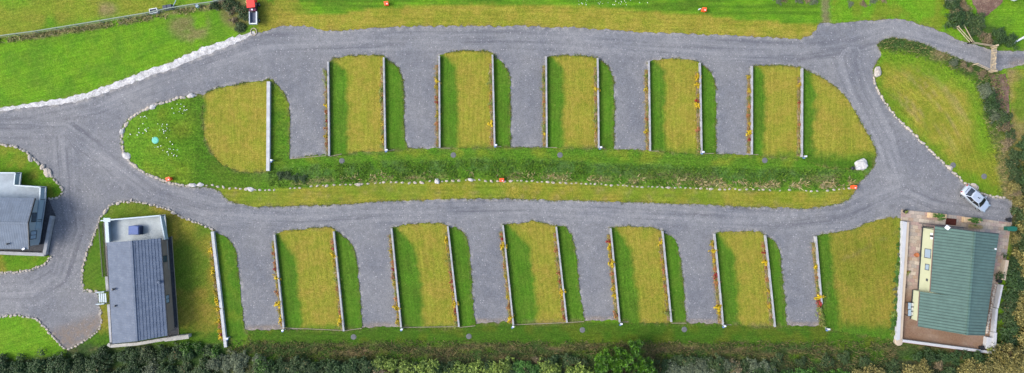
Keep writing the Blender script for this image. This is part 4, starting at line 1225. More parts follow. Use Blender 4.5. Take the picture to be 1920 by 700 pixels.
# ------------------------------------------------------------------ edging stones
t = NT('limestone'); nn = t.noise(4, 4, t.obj(), .7); n2 = t.n('ShaderNodeObjectInfo').outputs['Random']
cc_ = t.mix(t.rng(nn, .3, .7, 0, 1), (.22, .20, .17), (.42, .39, .35)); cc_ = t.mix(t.rng(n2, .0, 1, 0, .5), cc_, (.40, .33, .26))
t.base(cc_); t.bump(nn, .6, .05); M['stone'] = t.fin(.85, .2)
t = NT('white_quartz'); nn = t.noise(3, 4, t.obj(), .7)
t.base(t.mix(t.rng(nn, .3, .7, 0, 1), (.30, .29, .28), (.48, .47, .46))); t.bump(nn, .6, .08); M['quartz'] = t.fin(.8, .2)
def rock_mesh(seed, mat, rough=.28, sub=2):
    bm = bmesh.new(); bmesh.ops.create_icosphere(bm, subdivisions=sub, radius=.5)
    off = Vector((seed*3.7, seed*1.3, seed*2.9))
    for v in bm.verts:
        n = mnoise.noise(v.co*2.2+off)+.5*mnoise.noise(v.co*5+off)
        v.co *= 1+rough*n*1.6
        v.co.z = max(v.co.z*.75, -.12)
    me = bpy.data.meshes.new('rock'); bm.to_mesh(me); bm.free(); me.materials.append(mat); return me
ROCKS = [rock_mesh(k, M['stone']) for k in range(7)]
def stones(line, spacing, s0, s1, label, group, seed, skip=None, z=0):
    rs = random.Random(seed)
    acc = 0; nxt = 0; out = 0
    for (x0, y0), (x1, y1) in zip(line[:-1], line[1:]):
        L = math.hypot(x1-x0, y1-y0)
        while nxt < acc+L:
            tt = (nxt-acc)/L; x = x0+(x1-x0)*tt; y = y0+(y1-y0)*tt
            s = .88*rs.uniform(s0, s1)*(1.35 if rs.random() < .12 else 1)
            if not (skip and skip(x, y, rs)):
                p = W(x+rs.gauss(0, .5), y+rs.gauss(0, .7))
                o = bpy.data.objects.new('edging_stone', rs.choice(ROCKS)); C.objects.link(o)
                o.location = (p.x, p.y, p.z+.02)
                ang = -math.atan2(y1-y0, x1-x0)
                o.rotation_euler = (rs.uniform(-.15, .15), rs.uniform(-.15, .15), ang+rs.gauss(0, .35))
                o.scale = (s*1.25, s*.78, s*.7)
                tag(o, label, 'stone', group); out += 1
            nxt += spacing*(.75+.35*(s-s0)/(s1-s0+1e-6))*rs.uniform(.85, 1.2)
        acc += L
    return out
nst = 0
HEAD = [(366,180),(340,184),(300,196),(270,208),(245,224),(234,242),(230,262),(234,285),(247,305),(266,320),(290,332),(310,340),(335,347),(356,349)]
nst += stones(HEAD, 7.2, .38, .60, 'pale edging stone in the curved row round the island head', 'edging stones of the island head', 1)
nst += stones([(356,349)]+MID, 11.5, .26, .46, 'small cream stone in the long line across the central bank', 'stones of the long central line', 2, lambda x, y, r: (522 < x < 604 and r.random() < .3) or (1420 < x and r.random() < .35))
R1L = [(1639,146),(1640,158),(1650,178),(1661,195),(1680,219),(1710,248),(1740,278),(1775,311),(1796,331),(1806,341),(1820,349),(1834,359),(1847,365),(1861,368),(1884,371)]
nst += stones(R1L, 7.4, .34, .52, 'pale edging stone in the row along the right lawn', 'edging stones of the right lawn', 3)
PBL = [(398,430),(375,420),(350,411),(330,402),(310,391),(280,384),(250,378),(225,379),(206,386),(190,407),(183,425),(175,445),(165,470),(156,500),(154,525),(158,543),(182,547)]
nst += stones(PBL, 7.4, .30, .48, 'pale edging stone in the curved row round the slate lodge plot', 'edging stones of the slate lodge plot', 4)
PBL2 = [(187,572),(191,600),(188,616),(170,632),(150,645),(127,656)]
nst += stones(PBL2, 7.6, .28, .42, 'pale edging stone in the row below the lodge steps', 'edging stones below the lodge steps', 5)
PCL = [(0,595),(30,591),(50,594),(70,598),(85,615),(100,632),(122,655)]
nst += stones(PCL, 7.8, .34, .52, 'white edging stone in the row round the lower left plot', 'edging stones of the lower left plot', 6)
PAL = [(0,271),(25,274),(50,286),(66,301),(90,325),(110,345),(117,354),(117,363),(107,371),(92,373)]
nst += stones(PAL, 7.6, .34, .52, 'pale edging stone in the row above the left lodge', 'edging stones above the left lodge', 7)
PAL2 = [(95,482),(85,495),(55,507),(25,511),(0,512)]
nst += stones(PAL2, 7.2, .34, .52, 'pale edging stone in the row below the left lodge', 'edging stones below the left lodge', 8)
def boulder(px, py, sx, sy, sz, rz, mat, label, seed, name='boulder'):
    me = rock_mesh(seed, M[mat], .22, 3); p = W(px, py)
    o = bpy.data.objects.new(name, me); C.objects.link(o); o.location = (p.x, p.y, p.z+sz*.1)
    o.scale = (sx, sy, sz); o.rotation_euler = (0, 0, rz)
    tag(o, label, 'boulder')
boulder(1614, 309, 1.95, 1.5, 1.3, .1, 'quartz', 'large white boulder at the right end of the upper island', 31)
boulder(1644, 135, .95, 1.6, 1.1, -.1, 'stone', 'upright pale boulder at the corner of the right lawn', 32)
boulder(359.5, 179.5, 1.1, .62, .6, .0, 'quartz', 'largest flat white boulder at the top end of island head', 33)
boulder(289, 201, 1.0, .6, .6, .35, 'quartz', 'long white boulder on the upper curve of the island head', 34)
boulder(231, 247, .6, 1.0, .6, -.35, 'quartz', 'white upright boulder on the left tip of the island head', 35)
boulder(240, 293, 1.25, .9, .6, -.7, 'quartz', 'broad white boulder on the lower left of the island head', 36)
boulder(361, 347.5, 1.1, .55, .5, 0, 'quartz', 'white boulder where the island head meets the central line', 37)
boulder(376, 347, 1.0, .55, .5, .1, 'quartz', 'second white boulder at the start of the central stone line', 38)
boulder(470, 355, 1.0, .6, .5, -.1, 'quartz', 'pale boulder in the central line below the first wall', 39)
boulder(820, 340, .7, .75, .6, .3, 'quartz', 'pointed pale boulder in the central line below the third wall', 40)
boulder(673, 346, .8, .45, .45, .1, 'stone', 'grey boulder in the central line below the first pitch lawn', 41)
boulder(883, 337, .75, .45, .45, -.1, 'quartz', 'whitish boulder in the central line left of the fire point', 42)
boulder(1827, 350, 1.15, .8, .6, -.7, 'stone', 'tan boulder beside the rear of the silver car', 43)
boulder(1781, 315, .8, .55, .5, -.6, 'stone', 'grey boulder by the drain cover on the right lawn edge', 44)
boulder(90, 325, 1.05, 1.25, .6, .5, 'stone', 'large pale boulder on the plot above the left lodge', 45)
boulder(57, 297, .6, 1.1, .5, .1, 'stone', 'pale boulder on the rounded top of the left lodge plot', 46)
boulder(80, 313, .9, .6, .5, .9, 'stone', 'brown stone slab above the large pale left boulder', 47)
boulder(198, 397, .9, .5, .5, .9, 'stone', 'long stone at the upper left of the slate lodge plot', 48)
print('stones', nst)
# black low lamp beside the white boulder
c = W(1594, 316)
t = thing('bollard_lamp', c, 'small black round topped lamp left of the white boulder', 'lamp')
mb = MB(); mb.tube([c+Vector((0,0,-.1)), c+Vector((0,0,.7))], .05, 8); build('post', mb, M['black'], t)
mb = MB(); mb.lathe(c+Vector((0,0,.7)), [(.1,-.12),(.24,-.04),(.28,.04),(.2,.14),(.05,.18)], 14); build('lamp_head', mb, M['black'], t, smooth=True)

# ------------------------------------------------------------------ lodges
def WP(px, py, z): return W(px, py, z)

def lerp3(a_, b, t): return a_+(b-a_)*t

def slope(mb, e0, e1, r0, r1, n, step, thick=.10):
    """roof slope from eave e0-e1 to ridge r0-r1 built of n overlapping courses parallel to the ridge"""
    up = (e1-e0).cross(r0-e0).normalized()
    if up.z < 0: up = -up
    for k in range(n):
        a_, b = k/n, (k+1)/n
        p0, p1 = lerp3(e0, r0, a_), lerp3(e1, r1, a_); q0, q1 = lerp3(e0, r0, b), lerp3(e1, r1, b)
        u0 = up*step
        mb.add([p0+u0, p1+u0, q1, q0, p0-up*.01, p1-up*.01], [(0,1,2,3), (4,5,1,0)])
    d = up*thick
    mb.add([e0, e1, r1, r0, e0-d, e1-d, r1-d, r0-d], [(7,6,5,4), (4,5,1,0), (5,6,2,1), (7,4,0,3)])

def ribs(mb, e0, e1, r0, r1, n, w=.05, h=.035):
    up = (e1-e0).cross(r0-e0).normalized()
    if up.z < 0: up = -up
    for k in range(n+1):
        t_ = (k+.25)/(n+.5)
        a_ = lerp3(e0, e1, t_)+up*h*.5; b = lerp3(r0, r1, t_)+up*h*.5
        mb.bar(a_, b, w, h)

def wall_shell(mb, c, z0, zt, ridge=None, zr=None):
    """c: four corners (xy) ; ridge=(r0,r1) gable ends between c0-c1 and c3-c2"""
    mb.prism([(p.x, p.y) for p in c], z0, zt)
    if ridge:
        for (a_, b, r) in ((c[0], c[1], ridge[0]), (c[3], c[2], ridge[1])):
            n = Vector((b.y-a_.y, a_.x-b.x, 0)).normalized()*.06
            mid = (c[0]+c[1]+c[2]+c[3])/4
            if n.dot(mid-a_) < 0: n = -n
            A = Vector((a_.x, a_.y, zt)); B = Vector((b.x, b.y, zt)); Rr = Vector((r.x, r.y, zr))
            mb.add([A, B, Rr, A+n, B+n, Rr+n], [(0,1,2), (5,4,3), (0,3,4,1), (1,4,5,2), (2,5,3,0)])

def opening(par, a_, b, t0, wdt, z0, z1, name='window', fmat=None, glass=None, outward=None, split=1, label=None):
    """window or door on the wall line a-b, starting t0 metres from a"""
    d = Vector((b.x-a_.x, b.y-a_.y, 0)).normalized(); n = Vector((d.y, -d.x, 0))
    if outward is not None and n.dot(outward) < 0: n = -n
    p0 = Vector((a_.x, a_.y, 0))+d*t0; p1 = p0+d*wdt
    fr = MB(); f = .07
    o_ = n*.03
    for (u, v, zz0, zz1) in ((p0, p0+d*f, z0, z1), (p1-d*f, p1, z0, z1), (p0+d*f, p1-d*f, z0, z0+f), (p0+d*f, p1-d*f, z1-f, z1)):
        fr.prism([(q.x, q.y) for q in (u-n*.02, v-n*.02, v+o_*1.5, u+o_*1.5)], zz0, zz1)
    for s_ in range(1, split):
        m_ = p0+d*(wdt*s_/split)
        fr.prism([(q.x, q.y) for q in (m_-d*.03-n*.02, m_+d*.03-n*.02, m_+d*.03+o_, m_-d*.03+o_)], z0+f, z1-f)
    w = build(name, fr, fmat or M['frame'], par)
    g = MB(); g.prism([(q.x, q.y) for q in (p0+d*f-n*.02, p1-d*f-n*.02, p1-d*f+n*.012, p0+d*f+n*.012)], z0+f, z1-f)
    build('pane', g, glass or M['glass'], w)
    if label: w['label'] = label
    return w

M['frame'] = simple('dark_frame', (.03, .035, .04), .5, .4)
t = NT('glass_pane'); t.base((.05, .07, .09)); M['glass'] = t.fin(.08, .8)
t = NT('sky_glass'); t.base((.22, .30, .38)); M['glass2'] = t.fin(.15, .8)

RANG, RANG2 = 7.0, 2.0
def tile_mat(name, col, var=.14, wear=.0, rough=.55, spec=.45, ang=0.0, pitch=.33, dark=.84, lo=.35):
    t = NT(name); n = t.noise(1.2, 4); n2 = t.noise(9, 3, rough=.7)
    v = t.voro(3.2, out='Color'); sp = t.n('ShaderNodeSeparateColor'); t.l(v, sp.inputs[0])
    rgb = t.n('ShaderNodeRGB'); rgb.outputs[0].default_value = (*col, 1)
    c = t.scale(rgb.outputs[0], t.math('MULTIPLY', t.rng(n, .3, .7, 1-var, 1+var), t.rng(n2, .3, .7, .88, 1.12)))
    c = t.scale(c, t.rng(sp.outputs[0], 0, 1, .97, 1.03))
    m = t.mapping(t.P(), (1, 1, 1), (0, 0, ang))
    wv = t.n('ShaderNodeTexWave'); wv.wave_type = 'BANDS'; wv.bands_direction = 'Y'; wv.inputs['Scale'].default_value = .31416/pitch
    wv.inputs['Distortion'].default_value = .0; t.l(m, wv.inputs['Vector'])
    c = t.scale(c, t.rng(wv.outputs['Fac'], 0, lo, dark, 1))
    if wear: c = t.mix(t.math('MULTIPLY', t.rng(n2, .52, .68, 0, wear), t.rng(n, .42, .6, 0, 1)), c, (.30, .27, .19))
    t.base(c); t.bump(t.math('ADD', wv.outputs['Fac'], n2), .35, .03); return t.fin(rough, spec)

M['slate'] = tile_mat('slate_blue_tile', (.072, .098, .145), spec=.2, wear=.3, ang=math.radians(3), dark=.93)
M['slateA'] = tile_mat('slate_blue_sheet', (.088, .118, .160), spec=.2, wear=.08, ang=math.radians(93))
M['teal'] = tile_mat('green_steel_sheet', (.070, .125, .102), var=.12, rough=.42, spec=.5, ang=math.radians(RANG), pitch=.405, dark=.5, lo=.45)
M['cream'] = simple('cream_render', (.36, .38, .26), .8, .2, var=.05, scale=1)
M['brownclad'] = simple('brown_cladding', (.19, .155, .13), .8, .2, var=.12, scale=1)
M['greyclad'] = simple('grey_cladding', (.25, .30, .33), .7, .3, var=.05, scale=1)
M['plinth'] = simple('dark_plinth', (.035, .038, .045), .85, .2, var=.2)
M['rail'] = simple('pale_blue_rail', (.25, .33, .38), .4, .5, var=.04)
M['gutter'] = simple('black_gutter', (.02, .025, .03), .4, .5)
M['slatechip'] = simple('slate_chippings', (.06, .062, .068), .9, .2, var=.35, scale=4)
def deck_mat(name, col, ang):
    t = NT(name); m = t.mapping(t.P(), (1, 1, 1), (0, 0, ang))
    wv = t.n('ShaderNodeTexWave'); wv.bands_direction = 'Y'; wv.inputs['Scale'].default_value = 2.2; t.l(m, wv.inputs['Vector'])
    n = t.noise(.8, 4); n2 = t.noise(8, 3)
    rgb = t.n('ShaderNodeRGB'); rgb.outputs[0].default_value = (*col, 1)
    c = t.scale(rgb.outputs[0], t.math('MULTIPLY', t.rng(n, .3, .7, .82, 1.15), t.rng(n2, .3, .7, .92, 1.08)))
    c = t.scale(c, t.rng(wv.outputs['Fac'], 0, .3, .72, 1))
    t.base(c); return t.fin(.75, .25)
M['deck'] = deck_mat('pale_deck_boards', (.32, .36, .37), math.radians(-4))
M['deckA'] = deck_mat('pale_deck_boards_left', (.28, .33, .37), math.radians(0))
M['bluecover'] = simple('blue_cover', (.07, .11, .26), .6, .3, var=.1)

def rail_run(par, pts, z, h, mat, posts=1.4, name='railing', w=.10, pmat=None, infill=True):
    mb = MB(); pm = MB()
    for p, q in zip(pts[:-1], pts[1:]):
        a_ = Vector((p.x, p.y, z+h)); b = Vector((q.x, q.y, z+h))
        mb.bar(a_, b, w, .05)
        L = (b-a_).length; n = max(1, int(L/posts))
        if infill: mb.bar(a_-Vector((0,0,h*.5)), b-Vector((0,0,h*.5)), .02, h*.8)
        for k in range(n+1):
            c = lerp3(a_, b, k/n); pm.box((c.x, c.y, z+h/2), (.07, .07, h+.04))
    o = build(name, mb, mat, par)
    build('post', pm, pmat or M['gutter'], o)
    return o

def vxy(v): return Vector((v.x, v.y, 0))

# ---- lodge with the slate blue roof (lower left)
ZE, ZR = 3.15, 4.15
e = [WP(201,455,ZE), WP(301,447,ZE), WP(314,629.5,ZE), WP(211,644.5,ZE)]
r0, r1 = WP(246.5,452,ZR), WP(257,640,ZR)
base0 = W(268, 545)
LB = thing('lodge', (base0.x, base0.y, 0), 'holiday lodge with slate blue tiled roof and pale deck, lower left', 'lodge')
rf = MB(); slope(rf, e[0], e[3], r0, r1, 17, .022)
roof = build('roof', rf, M['slate'], LB, False); roof['label'] = 'finely tiled left slope of the slate blue roof'
rf = MB(); slope(rf, e[1], e[2], r0, r1, 9, .045)
roof2 = build('roof', rf, M['slate'], LB, False); roof2['label'] = 'right slope of the slate blue roof with wide stepped courses'
mb = MB(); mb.bar(r0+Vector((0,0,.03)), r1+Vector((0,0,.03)), .26, .10); build('ridge_cap', mb, M['slate'], roof)
mb = MB(); mb.tube([e[0]+Vector((-.06,0,-.04)), e[3]+Vector((-.06,0,-.04))], .07, 8); build('gutter', mb, M['gutter'], roof)
mb = MB(); mb.tube([e[1]+Vector((.06,0,-.04)), e[2]+Vector((.06,0,-.04))], .07, 8); build('gutter', mb, M['gutter'], roof2)
for (x, y, rr, hh) in ((213.5, 542.5, .12, .5), (216, 574, .09, .25), (297.5, 529.5, .16, .2)):
    mb = MB(); c = WP(x, y, 3.55); c.z = 3.3; mb.lathe(c, [(rr, 0), (rr, hh), (rr*1.5, hh+.02), (rr*1.2, hh+.12), (.02, hh+.15)], 12)
    build('flue', mb, M['gutter'] if rr != .16 else M['slate'], roof if x < 250 else roof2)
ins = .30
ctr = (e[0]+e[1]+e[2]+e[3])/4
def inset(v, m=ins):
    d = v-ctr; return Vector((v.x-math.copysign(m, d.x), v.y-math.copysign(m, d.y), 0))
wc = [inset(v) for v in (e[0], e[1], e[2], e[3])]
wl = MB(); wall_shell(wl, wc, .7, ZE-.09, (lerp3(wc[0], wc[1], .47), lerp3(wc[3], wc[2], .47)), ZR-.15)
wb = build('wall', wl, M['brownclad'], LB)
mb = MB(); mb.prism([(p.x, p.y) for p in [inset(v, ins+.15) for v in e]], -.1, .7); build('plinth', mb, M['plinth'], LB)
opening(LB, wc[1], wc[2], 7.6, 1.15, 1.5, 2.6, outward=Vector((1,0,0)), split=2, glass=M['glass2'], label='small twin window of the brown side wall')
opening(LB, wc[1], wc[2], 2.2, .9, 1.3, 2.6, outward=Vector((1,0,0)))
opening(LB, wc[0], wc[3], 3.2, 1.2, 1.4, 2.6, outward=Vector((-1,0,0)), split=2)
opening(LB, wc[0], wc[3], 6.4, .95, .75, 2.75, name='door', outward=Vector((-1,0,0)))
opening(LB, wc[0], wc[3], 9.6, 1.6, 1.4, 2.6, outward=Vector((-1,0,0)), split=2)
opening(LB, wc[0], wc[1], 1.2, 3.6, .75, 2.8, name='patio_door', outward=Vector((0,1,0)), split=4)
# front deck
dz_ = .72
dk = [W(196,412), W(311,403), W(316,449), W(199,457)]
def atz(px, py, z): v = W(px, py, z); return v
dkp = [atz(196,412,dz_), atz(309.5,402.5,dz_), atz(314,452,dz_), atz(199,462,dz_)]
mb = MB(); mb.prism([(p.x, p.y) for p in dkp], dz_-.14, dz_); deck = build('deck', mb, M['deck'], LB)
mb = MB()
for k in range(6):
    for q in (0, 1):
        p = lerp3(lerp3(dkp[0], dkp[1], (k+.2)/5.4), lerp3(dkp[3], dkp[2], (k+.2)/5.4), .12+.7*q); mb.box((p.x, p.y, .28), (.12, .12, .8))
build('support_post', mb, M['plinth'], deck)
rail_run(LB, [dkp[0]+Vector((.12,-.1,0)), dkp[1]+Vector((-.12,-.1,0)), atz(316.5,449,dz_)], dz_, 1.05, M['rail'], 2.0, w=.16)
mb = MB()
for (x0, y0, x1, y1) in ((197,413,205,412), ):
    a_ = atz(x0+3, y0+2, dz_); 
for p, q in ((atz(199.5,414,dz_+.9), atz(202,455,dz_+.9)),):
    mb.bar(p, q, .5, .08); mb.bar(p-Vector((0,0,.45)), q-Vector((0,0,.45)), .06, .85)
    mb.box(p+Vector((.1,.1,.02)), (.95,.55,.12))
build('side_screen', mb, M['rail'], LB)
mb = MB(); mb.box(atz(203,449.5,dz_+.45), (.34,.75,.9)); build('storage_cabinet', mb, M['gutter'], LB)
# narrow walkway and its pale kickboard along the right side, with the angled end
kw = [atz(302,452,.68), atz(313.5,449,.68), atz(324.5,608,.68), atz(313,618,.68), atz(306,617,.68)]
mb = MB(); mb.prism([(p.x+.4, p.y) if i in (0, 4) else (p.x, p.y) for i, p in enumerate(kw)], .56, .68); build('walkway', mb, M['brownclad'], LB)
rail_run(LB, [atz(314,449,.68), atz(325,608,.68), atz(313,619,.68)], .55, .42, M['rail'], 3.5, name='edge_rail', w=.17)
# black slatted railing and path on the left
mb = MB(); n = 46
pa, pb = W(193,418), W(200.5,517)
for k in range(n+1):
    p = lerp3(pa, pb, k/n); mb.box((p.x, p.y, p.z+.5), (.16, .05, 1.1))
rl = MB(); rl.bar(pa+Vector((0,0,.95)), pb+Vector((0,0,.95)), .06, .05); rl.bar(pa+Vector((0,0,.2)), pb+Vector((0,0,.2)), .06, .05)
tf = thing('slatted_railing', (pa+pb)/2, 'black slatted railing along the left side of the slate lodge', 'railing')
build('slat', mb, M['black'], tf); build('rail', rl, M['black'], tf)
mb = MB(); mb.prism([(v.x, v.y) for v in (W(195,418), W(206,418), W(213,517), W(202,517))], -.05, .16)
single('side_path', mb, simple('pinkish_path', (.23,.20,.21), .85, .2), W(203,470), 'narrow pinkish path between black railing and slate lodge', 'path')
mb = MB()
for (y0, y1) in ((518,546), (570,643)):
    x0 = 200.5+(y0-517)*.075; x1 = 200.5+(y1-517)*.075
    mb.bar(W(x0+2,y0,None,.15), W(x1+2,y1,None,.15), .38, .5)
single('side_wall', mb, M['wall'], W(206,590), 'low pale concrete wall along the left foot of slate lodge', 'wall')
# steps
c = W(195,558)
st = thing('entrance_steps', c, 'pale timber steps up to the left side of slate lodge', 'steps')
for k in range(4):
    mb = MB(); p = W(188+k*5, 558.5-k*.3); mb.box((p.x, p.y, .12+k*.16), (.20, 1.30, .05), rz=math.radians(4)); build('tread', mb, M['rail'], st)
for s_ in (-1, 1):
    mb = MB(); a_ = W(184.5, 558.5-s_*11); b = W(206, 556-s_*11)
    mb.bar(Vector((a_.x, a_.y, .55)), Vector((b.x, b.y, 1.25)), .12, .06)
    mb.bar(Vector((a_.x, a_.y, .1)), Vector((b.x, b.y, .65)), .06, .22)
    for tt in (.03, .5, .97):
        p = lerp3(a_, b, tt); mb.box((p.x, p.y, .3+.35*tt), (.09, .09, .7+.7*tt))
    build('handrail', mb, M['rail'], st)
# slate chipping margin and timber edging right of the lodge
mb = MB(); mb.prism([(v.x, v.y) for v in (W(312,446), W(322,444), W(335,628), W(312,632))], -.05, .035)
o = build('slate_margin', mb, M['slatechip']); o['kind'] = 'structure'
mb = MB(); mb.bar(W(322.5,443,None,.03), W(335.5,628,None,.03), .06, .16)
single('kerb_board', mb, M['board'], W(329,535), 'long timber edging right of the slate chipping margin', 'kerb')
# rear retaining wall
mb = MB()
pts = [W(208,643), W(213,647), W(262,643), (W(314,634)), W(340,630), W(359,628)]
for p, q in zip(pts[:-1], pts[1:]): mb.bar(Vector((p.x,p.y,.3)), Vector((q.x,q.y,.3)), .42, .9)
mb.bar(Vector((W(314,635).x, W(314,635).y, .77)), Vector((W(359,629.5).x, W(359,629.5).y, .77)), .5, .07)
single('rear_wall', mb, simple('pale_block', (.31,.30,.27), .85, .2, var=.2), W(285,640), 'pale retaining wall along the foot of the slate lodge', 'wall')
# covered cube on the deck
c = atz(258,431.5,dz_)
hb = thing('covered_seat', c, 'cube shaped thing under a blue cover on the pale deck', 'garden furniture')
mb = MB(); z0, z1 = dz_+.01, dz_+1.05
bpts = [(-.75,-.62), (.75,-.60), (.74,.60), (.1,.70), (-.73,.58)]
mb.prism([(c.x+x, c.y+y) for x, y in bpts], z0, z1-.1); tp = [(x*.93, y*.93) for x, y in bpts]
mb2 = MB(); mb2.prism([(c.x+x, c.y+y) for x, y in tp], z1-.1, z1)
mb.add(mb2.v, mb2.f)
build('cover', mb, M['bluecover'], hb, bevel=.05)
mb = MB()
for k in range(9): 
    y = c.y-.5+k*.125; mb.box((c.x+.78, y, z0+.45), (.04,.06,.9))
build('side_slat', mb, M['black'], hb)

# ---- lodge at the left edge
LA = thing('lodge', (W(20,418).x, W(20,418).y, 0), 'slate blue roofed lodge cut by the left edge', 'lodge')
e = [WP(-95,369,ZE), WP(65.5,372,ZE), WP(54.5,467,ZE), WP(-95,466,ZE)]
ra, rb = WP(-95,417,ZR), WP(52.5,418.5,ZR)
rf = MB(); slope(rf, e[0], e[1], ra, rb, 8, .05); roofA = build('roof', rf, M['slateA'], LA); roofA['label'] = 'upper roof slope with wide stepped courses'
rf = MB(); slope(rf, e[3], e[2], ra, rb, 16, .02); roofB = build('roof', rf, M['slateA'], LA); roofB['label'] = 'lower roof slope with fine courses'
mb = MB(); mb.bar(ra+Vector((0,0,.03)), rb+Vector((0,0,.03)), .22, .10); build('ridge_cap', mb, M['slateA'], roofA)
mb = MB()
for p, q in ((e[1], rb), (rb, e[2])): mb.bar(p+Vector((.04,0,0)), q+Vector((.04,0,0)), .09, .2)
build('bargeboard', mb, M['gutter'], roofA)
mb = MB(); mb.tube([e[3]+Vector((0,-.06,-.04)), e[2]+Vector((0,-.06,-.04))], .07, 8); build('gutter', mb, M['gutter'], roofB)
mb = MB(); c = WP(16, 457.5, 3.4); mb.lathe(c-Vector((0,0,.1)), [(.09,0),(.09,.35),(.14,.37),(.1,.45),(.02,.48)], 12); build('flue', mb, M['gutter'], roofB)
mb = MB(); c = WP(44, 467, 3.3); mb.box(c, (.4,.22,.1), rz=.5); build('wall_light', mb, M['white'], LA)
ctr = (e[0]+e[1]+e[2]+e[3])/4
gw = [Vector((e[0].x+.3, e[0].y-.3, 0)), Vector((W(66,372,2.5).x-.1, e[1].y-.3, 0)), Vector((W(58,460,2.5).x-.2, e[2].y+.35, 0)), Vector((e[3].x+.3, e[3].y+.3, 0))]
wl = MB(); wl.prism([(p.x, p.y) for p in gw], .7, ZE-.09)
mid = lerp3(gw[1], gw[2], .48); A = gw[1]+Vector((0,0,ZE-.09)); B = gw[2]+Vector((0,0,ZE-.09)); Cc = Vector((mid.x, mid.y, ZR-.15)); n_v = Vector((-.06,0,0))
wl.add([A, B, Cc, A+n_v, B+n_v, Cc+n_v], [(0,1,2),(5,4,3),(0,3,4,1),(1,4,5,2),(2,5,3,0)])
build('wall', wl, M['greyclad'], LA)
mb = MB(); mb.prism([(p.x-.1, p.y) for p in gw], -.1, .7); build('plinth', mb, M['plinth'], LA)
opening(LA, gw[1], gw[2], 1.7, 1.3, .75, 2.7, name='door', outward=Vector((1,0,0)), split=2)
opening(LA, gw[1], gw[2], 4.2, 1.2, 1.4, 2.6, name='window', outward=Vector((1,0,0)), split=2, glass=M['glass2'])
z_ = .72
dA = [atz(-95,322,z_), atz(40,323.5,z_), atz(37.5,347,z_), atz(86.5,350,z_), atz(85.5,374,z_), atz(80,412,z_), atz(73.5,455,z_), atz(57,462,z_), atz(40,440,z_), atz(40,380,z_), atz(-95,380,z_)]
mb = MB(); mb.prism([(p.x, p.y) for p in dA], z_-.14, z_); deck = build('deck', mb, M['deckA'], LA)
mb = MB()
for x, y in ((-60,326),(-20,326),(20,326),(34,345),(60,352),(82,354),(80,385),(74,430)):
    p = atz(x, y, z_); mb.box((p.x, p.y, .28), (.12,.12,.8))
build('support_post', mb, M['plinth'], deck)
rail_run(LA, [dA[0]+Vector((0,-.1,0)), dA[1]+Vector((-.1,-.1,0)), dA[2]+Vector((-.1,-.05,0)), dA[3]+Vector((-.1,-.1,0)), dA[4]+Vector((-.1,0,0)), dA[5]+Vector((-.1,0,0)), dA[6]+Vector((-.1,.05,0)), dA[7]+Vector((0,.05,0))], z_, 1.0, M['rail'], 2.6, w=.15)
# its forecourt and wall
mb = MB(); mb.prism([(v.x, v.y) for v in (W(-95,372), W(90,372), W(104,405), W(92,474), W(-95,474))], -.04, .012)
o = build('slate_margin', mb, M['slatechip']); o['kind'] = 'structure'
mb = MB(); mb.bar(W(101,405,None,.2), W(87,477,None,.2), .46, .6); mb.bar(W(-95,470,None,.2), W(87.5,477,None,.2), .46, .6)
single('forecourt_wall', mb, M['wall'], W(90,470), 'pale L shaped concrete wall round the left lodge forecourt', 'wall')

# ---- lodge with green steel roof (right)
ZE, ZR = 3.2, 4.5
LC = thing('lodge', (W(1790,520).x, W(1790,520).y, 0), 'holiday lodge with green ribbed steel roof on a paved terrace', 'lodge')
tl, tr_ = WP(1753,424,ZE), WP(1873,439,ZE)
br_, bl_ = WP(1846.5,629.5,ZE), WP(1721,612.5,ZE)
rt, rb_ = WP(1828,435,ZR), WP(1812.5,628.5,ZR)
st0 = WP(1744.5,547.5,ZE)
_n = (rt-tl).cross(rb_-tl).normalized()
def on_roof(px, py):
    z = ZE
    for _ in range(40):
        p = WP(px, py, z); z = tl.z-(_n.x*(p.x-tl.x)+_n.y*(p.y-tl.y))/_n.z
    return WP(px, py, z)
st0 = on_roof(1744.5, 547.5); st1 = on_roof(1725, 547); bl_ = on_roof(1721, 612.5)
# left slope in two pieces (it steps out to the left lower down)
def frac(p): return (tl.y-p.y)/(tl.y-bl_.y)
rs_ = lerp3(rt, rb_, .655)
rf = MB(); slope(rf, tl, st0, rt, rs_, 1, .004, .1); ribs(rf, tl, st0, rt, rs_, 24, .07, .045); 
rf2 = MB(); slope(rf2, st1, bl_, lerp3(rt, rb_, .645), rb_, 1, .004, .1); 
ribs(rf2, st1, bl_, lerp3(rt, rb_, .65), rb_, 12, .07, .045)
for v in rf2.v: v.z += .003
rf.add(rf2.v, rf2.f)
rC = build('roof', rf, M['teal'], LC); rC['label'] = 'left slope of the ribbed roof'
rf = MB(); slope(rf, tr_, br_, rt, rb_, 1, .004, .1); ribs(rf, tr_, br_, rt, rb_, 36, .07, .045)
rD = build('roof', rf, M['teal'], LC); rD['label'] = 'right slope of the ribbed roof'
mb = MB(); mb.bar(rt+Vector((0,0,.05)), rb_+Vector((0,0,.05)), .30, .06); build('ridge_cap', mb, M['teal'], rC)
mb = MB(); mb.tube([tl+Vector((-.05,0,-.05)), st0+Vector((-.05,0,-.05))], .06, 8); mb.tube([st1+Vector((-.05,0,-.05)), bl_+Vector((-.05,0,-.05))], .06, 8)
build('gutter', mb, simple('brown_gutter', (.12,.07,.06), .5, .4), rC)
mb = MB(); mb.bar(tl+Vector((0,.04,-.05)), rt+Vector((0,.04,-.05)), .09, .2); mb.bar(rt+Vector((0,.04,-.05)), tr_+Vector((0,.04,-.05)), .09, .2); build('bargeboard', mb, M['gutter'], rC)
for (x, y) in ((1821.5, 484.5), (1824, 476), (1866, 467)):
    mb = MB(); c = WP(x, y, 4.3 if x < 1850 else 3.6); mb.lathe(c-Vector((0,0,.12)), [(.07,0),(.07,.25),(.12,.27),(.02,.33)], 10); build('flue', mb, M['white'], rC)
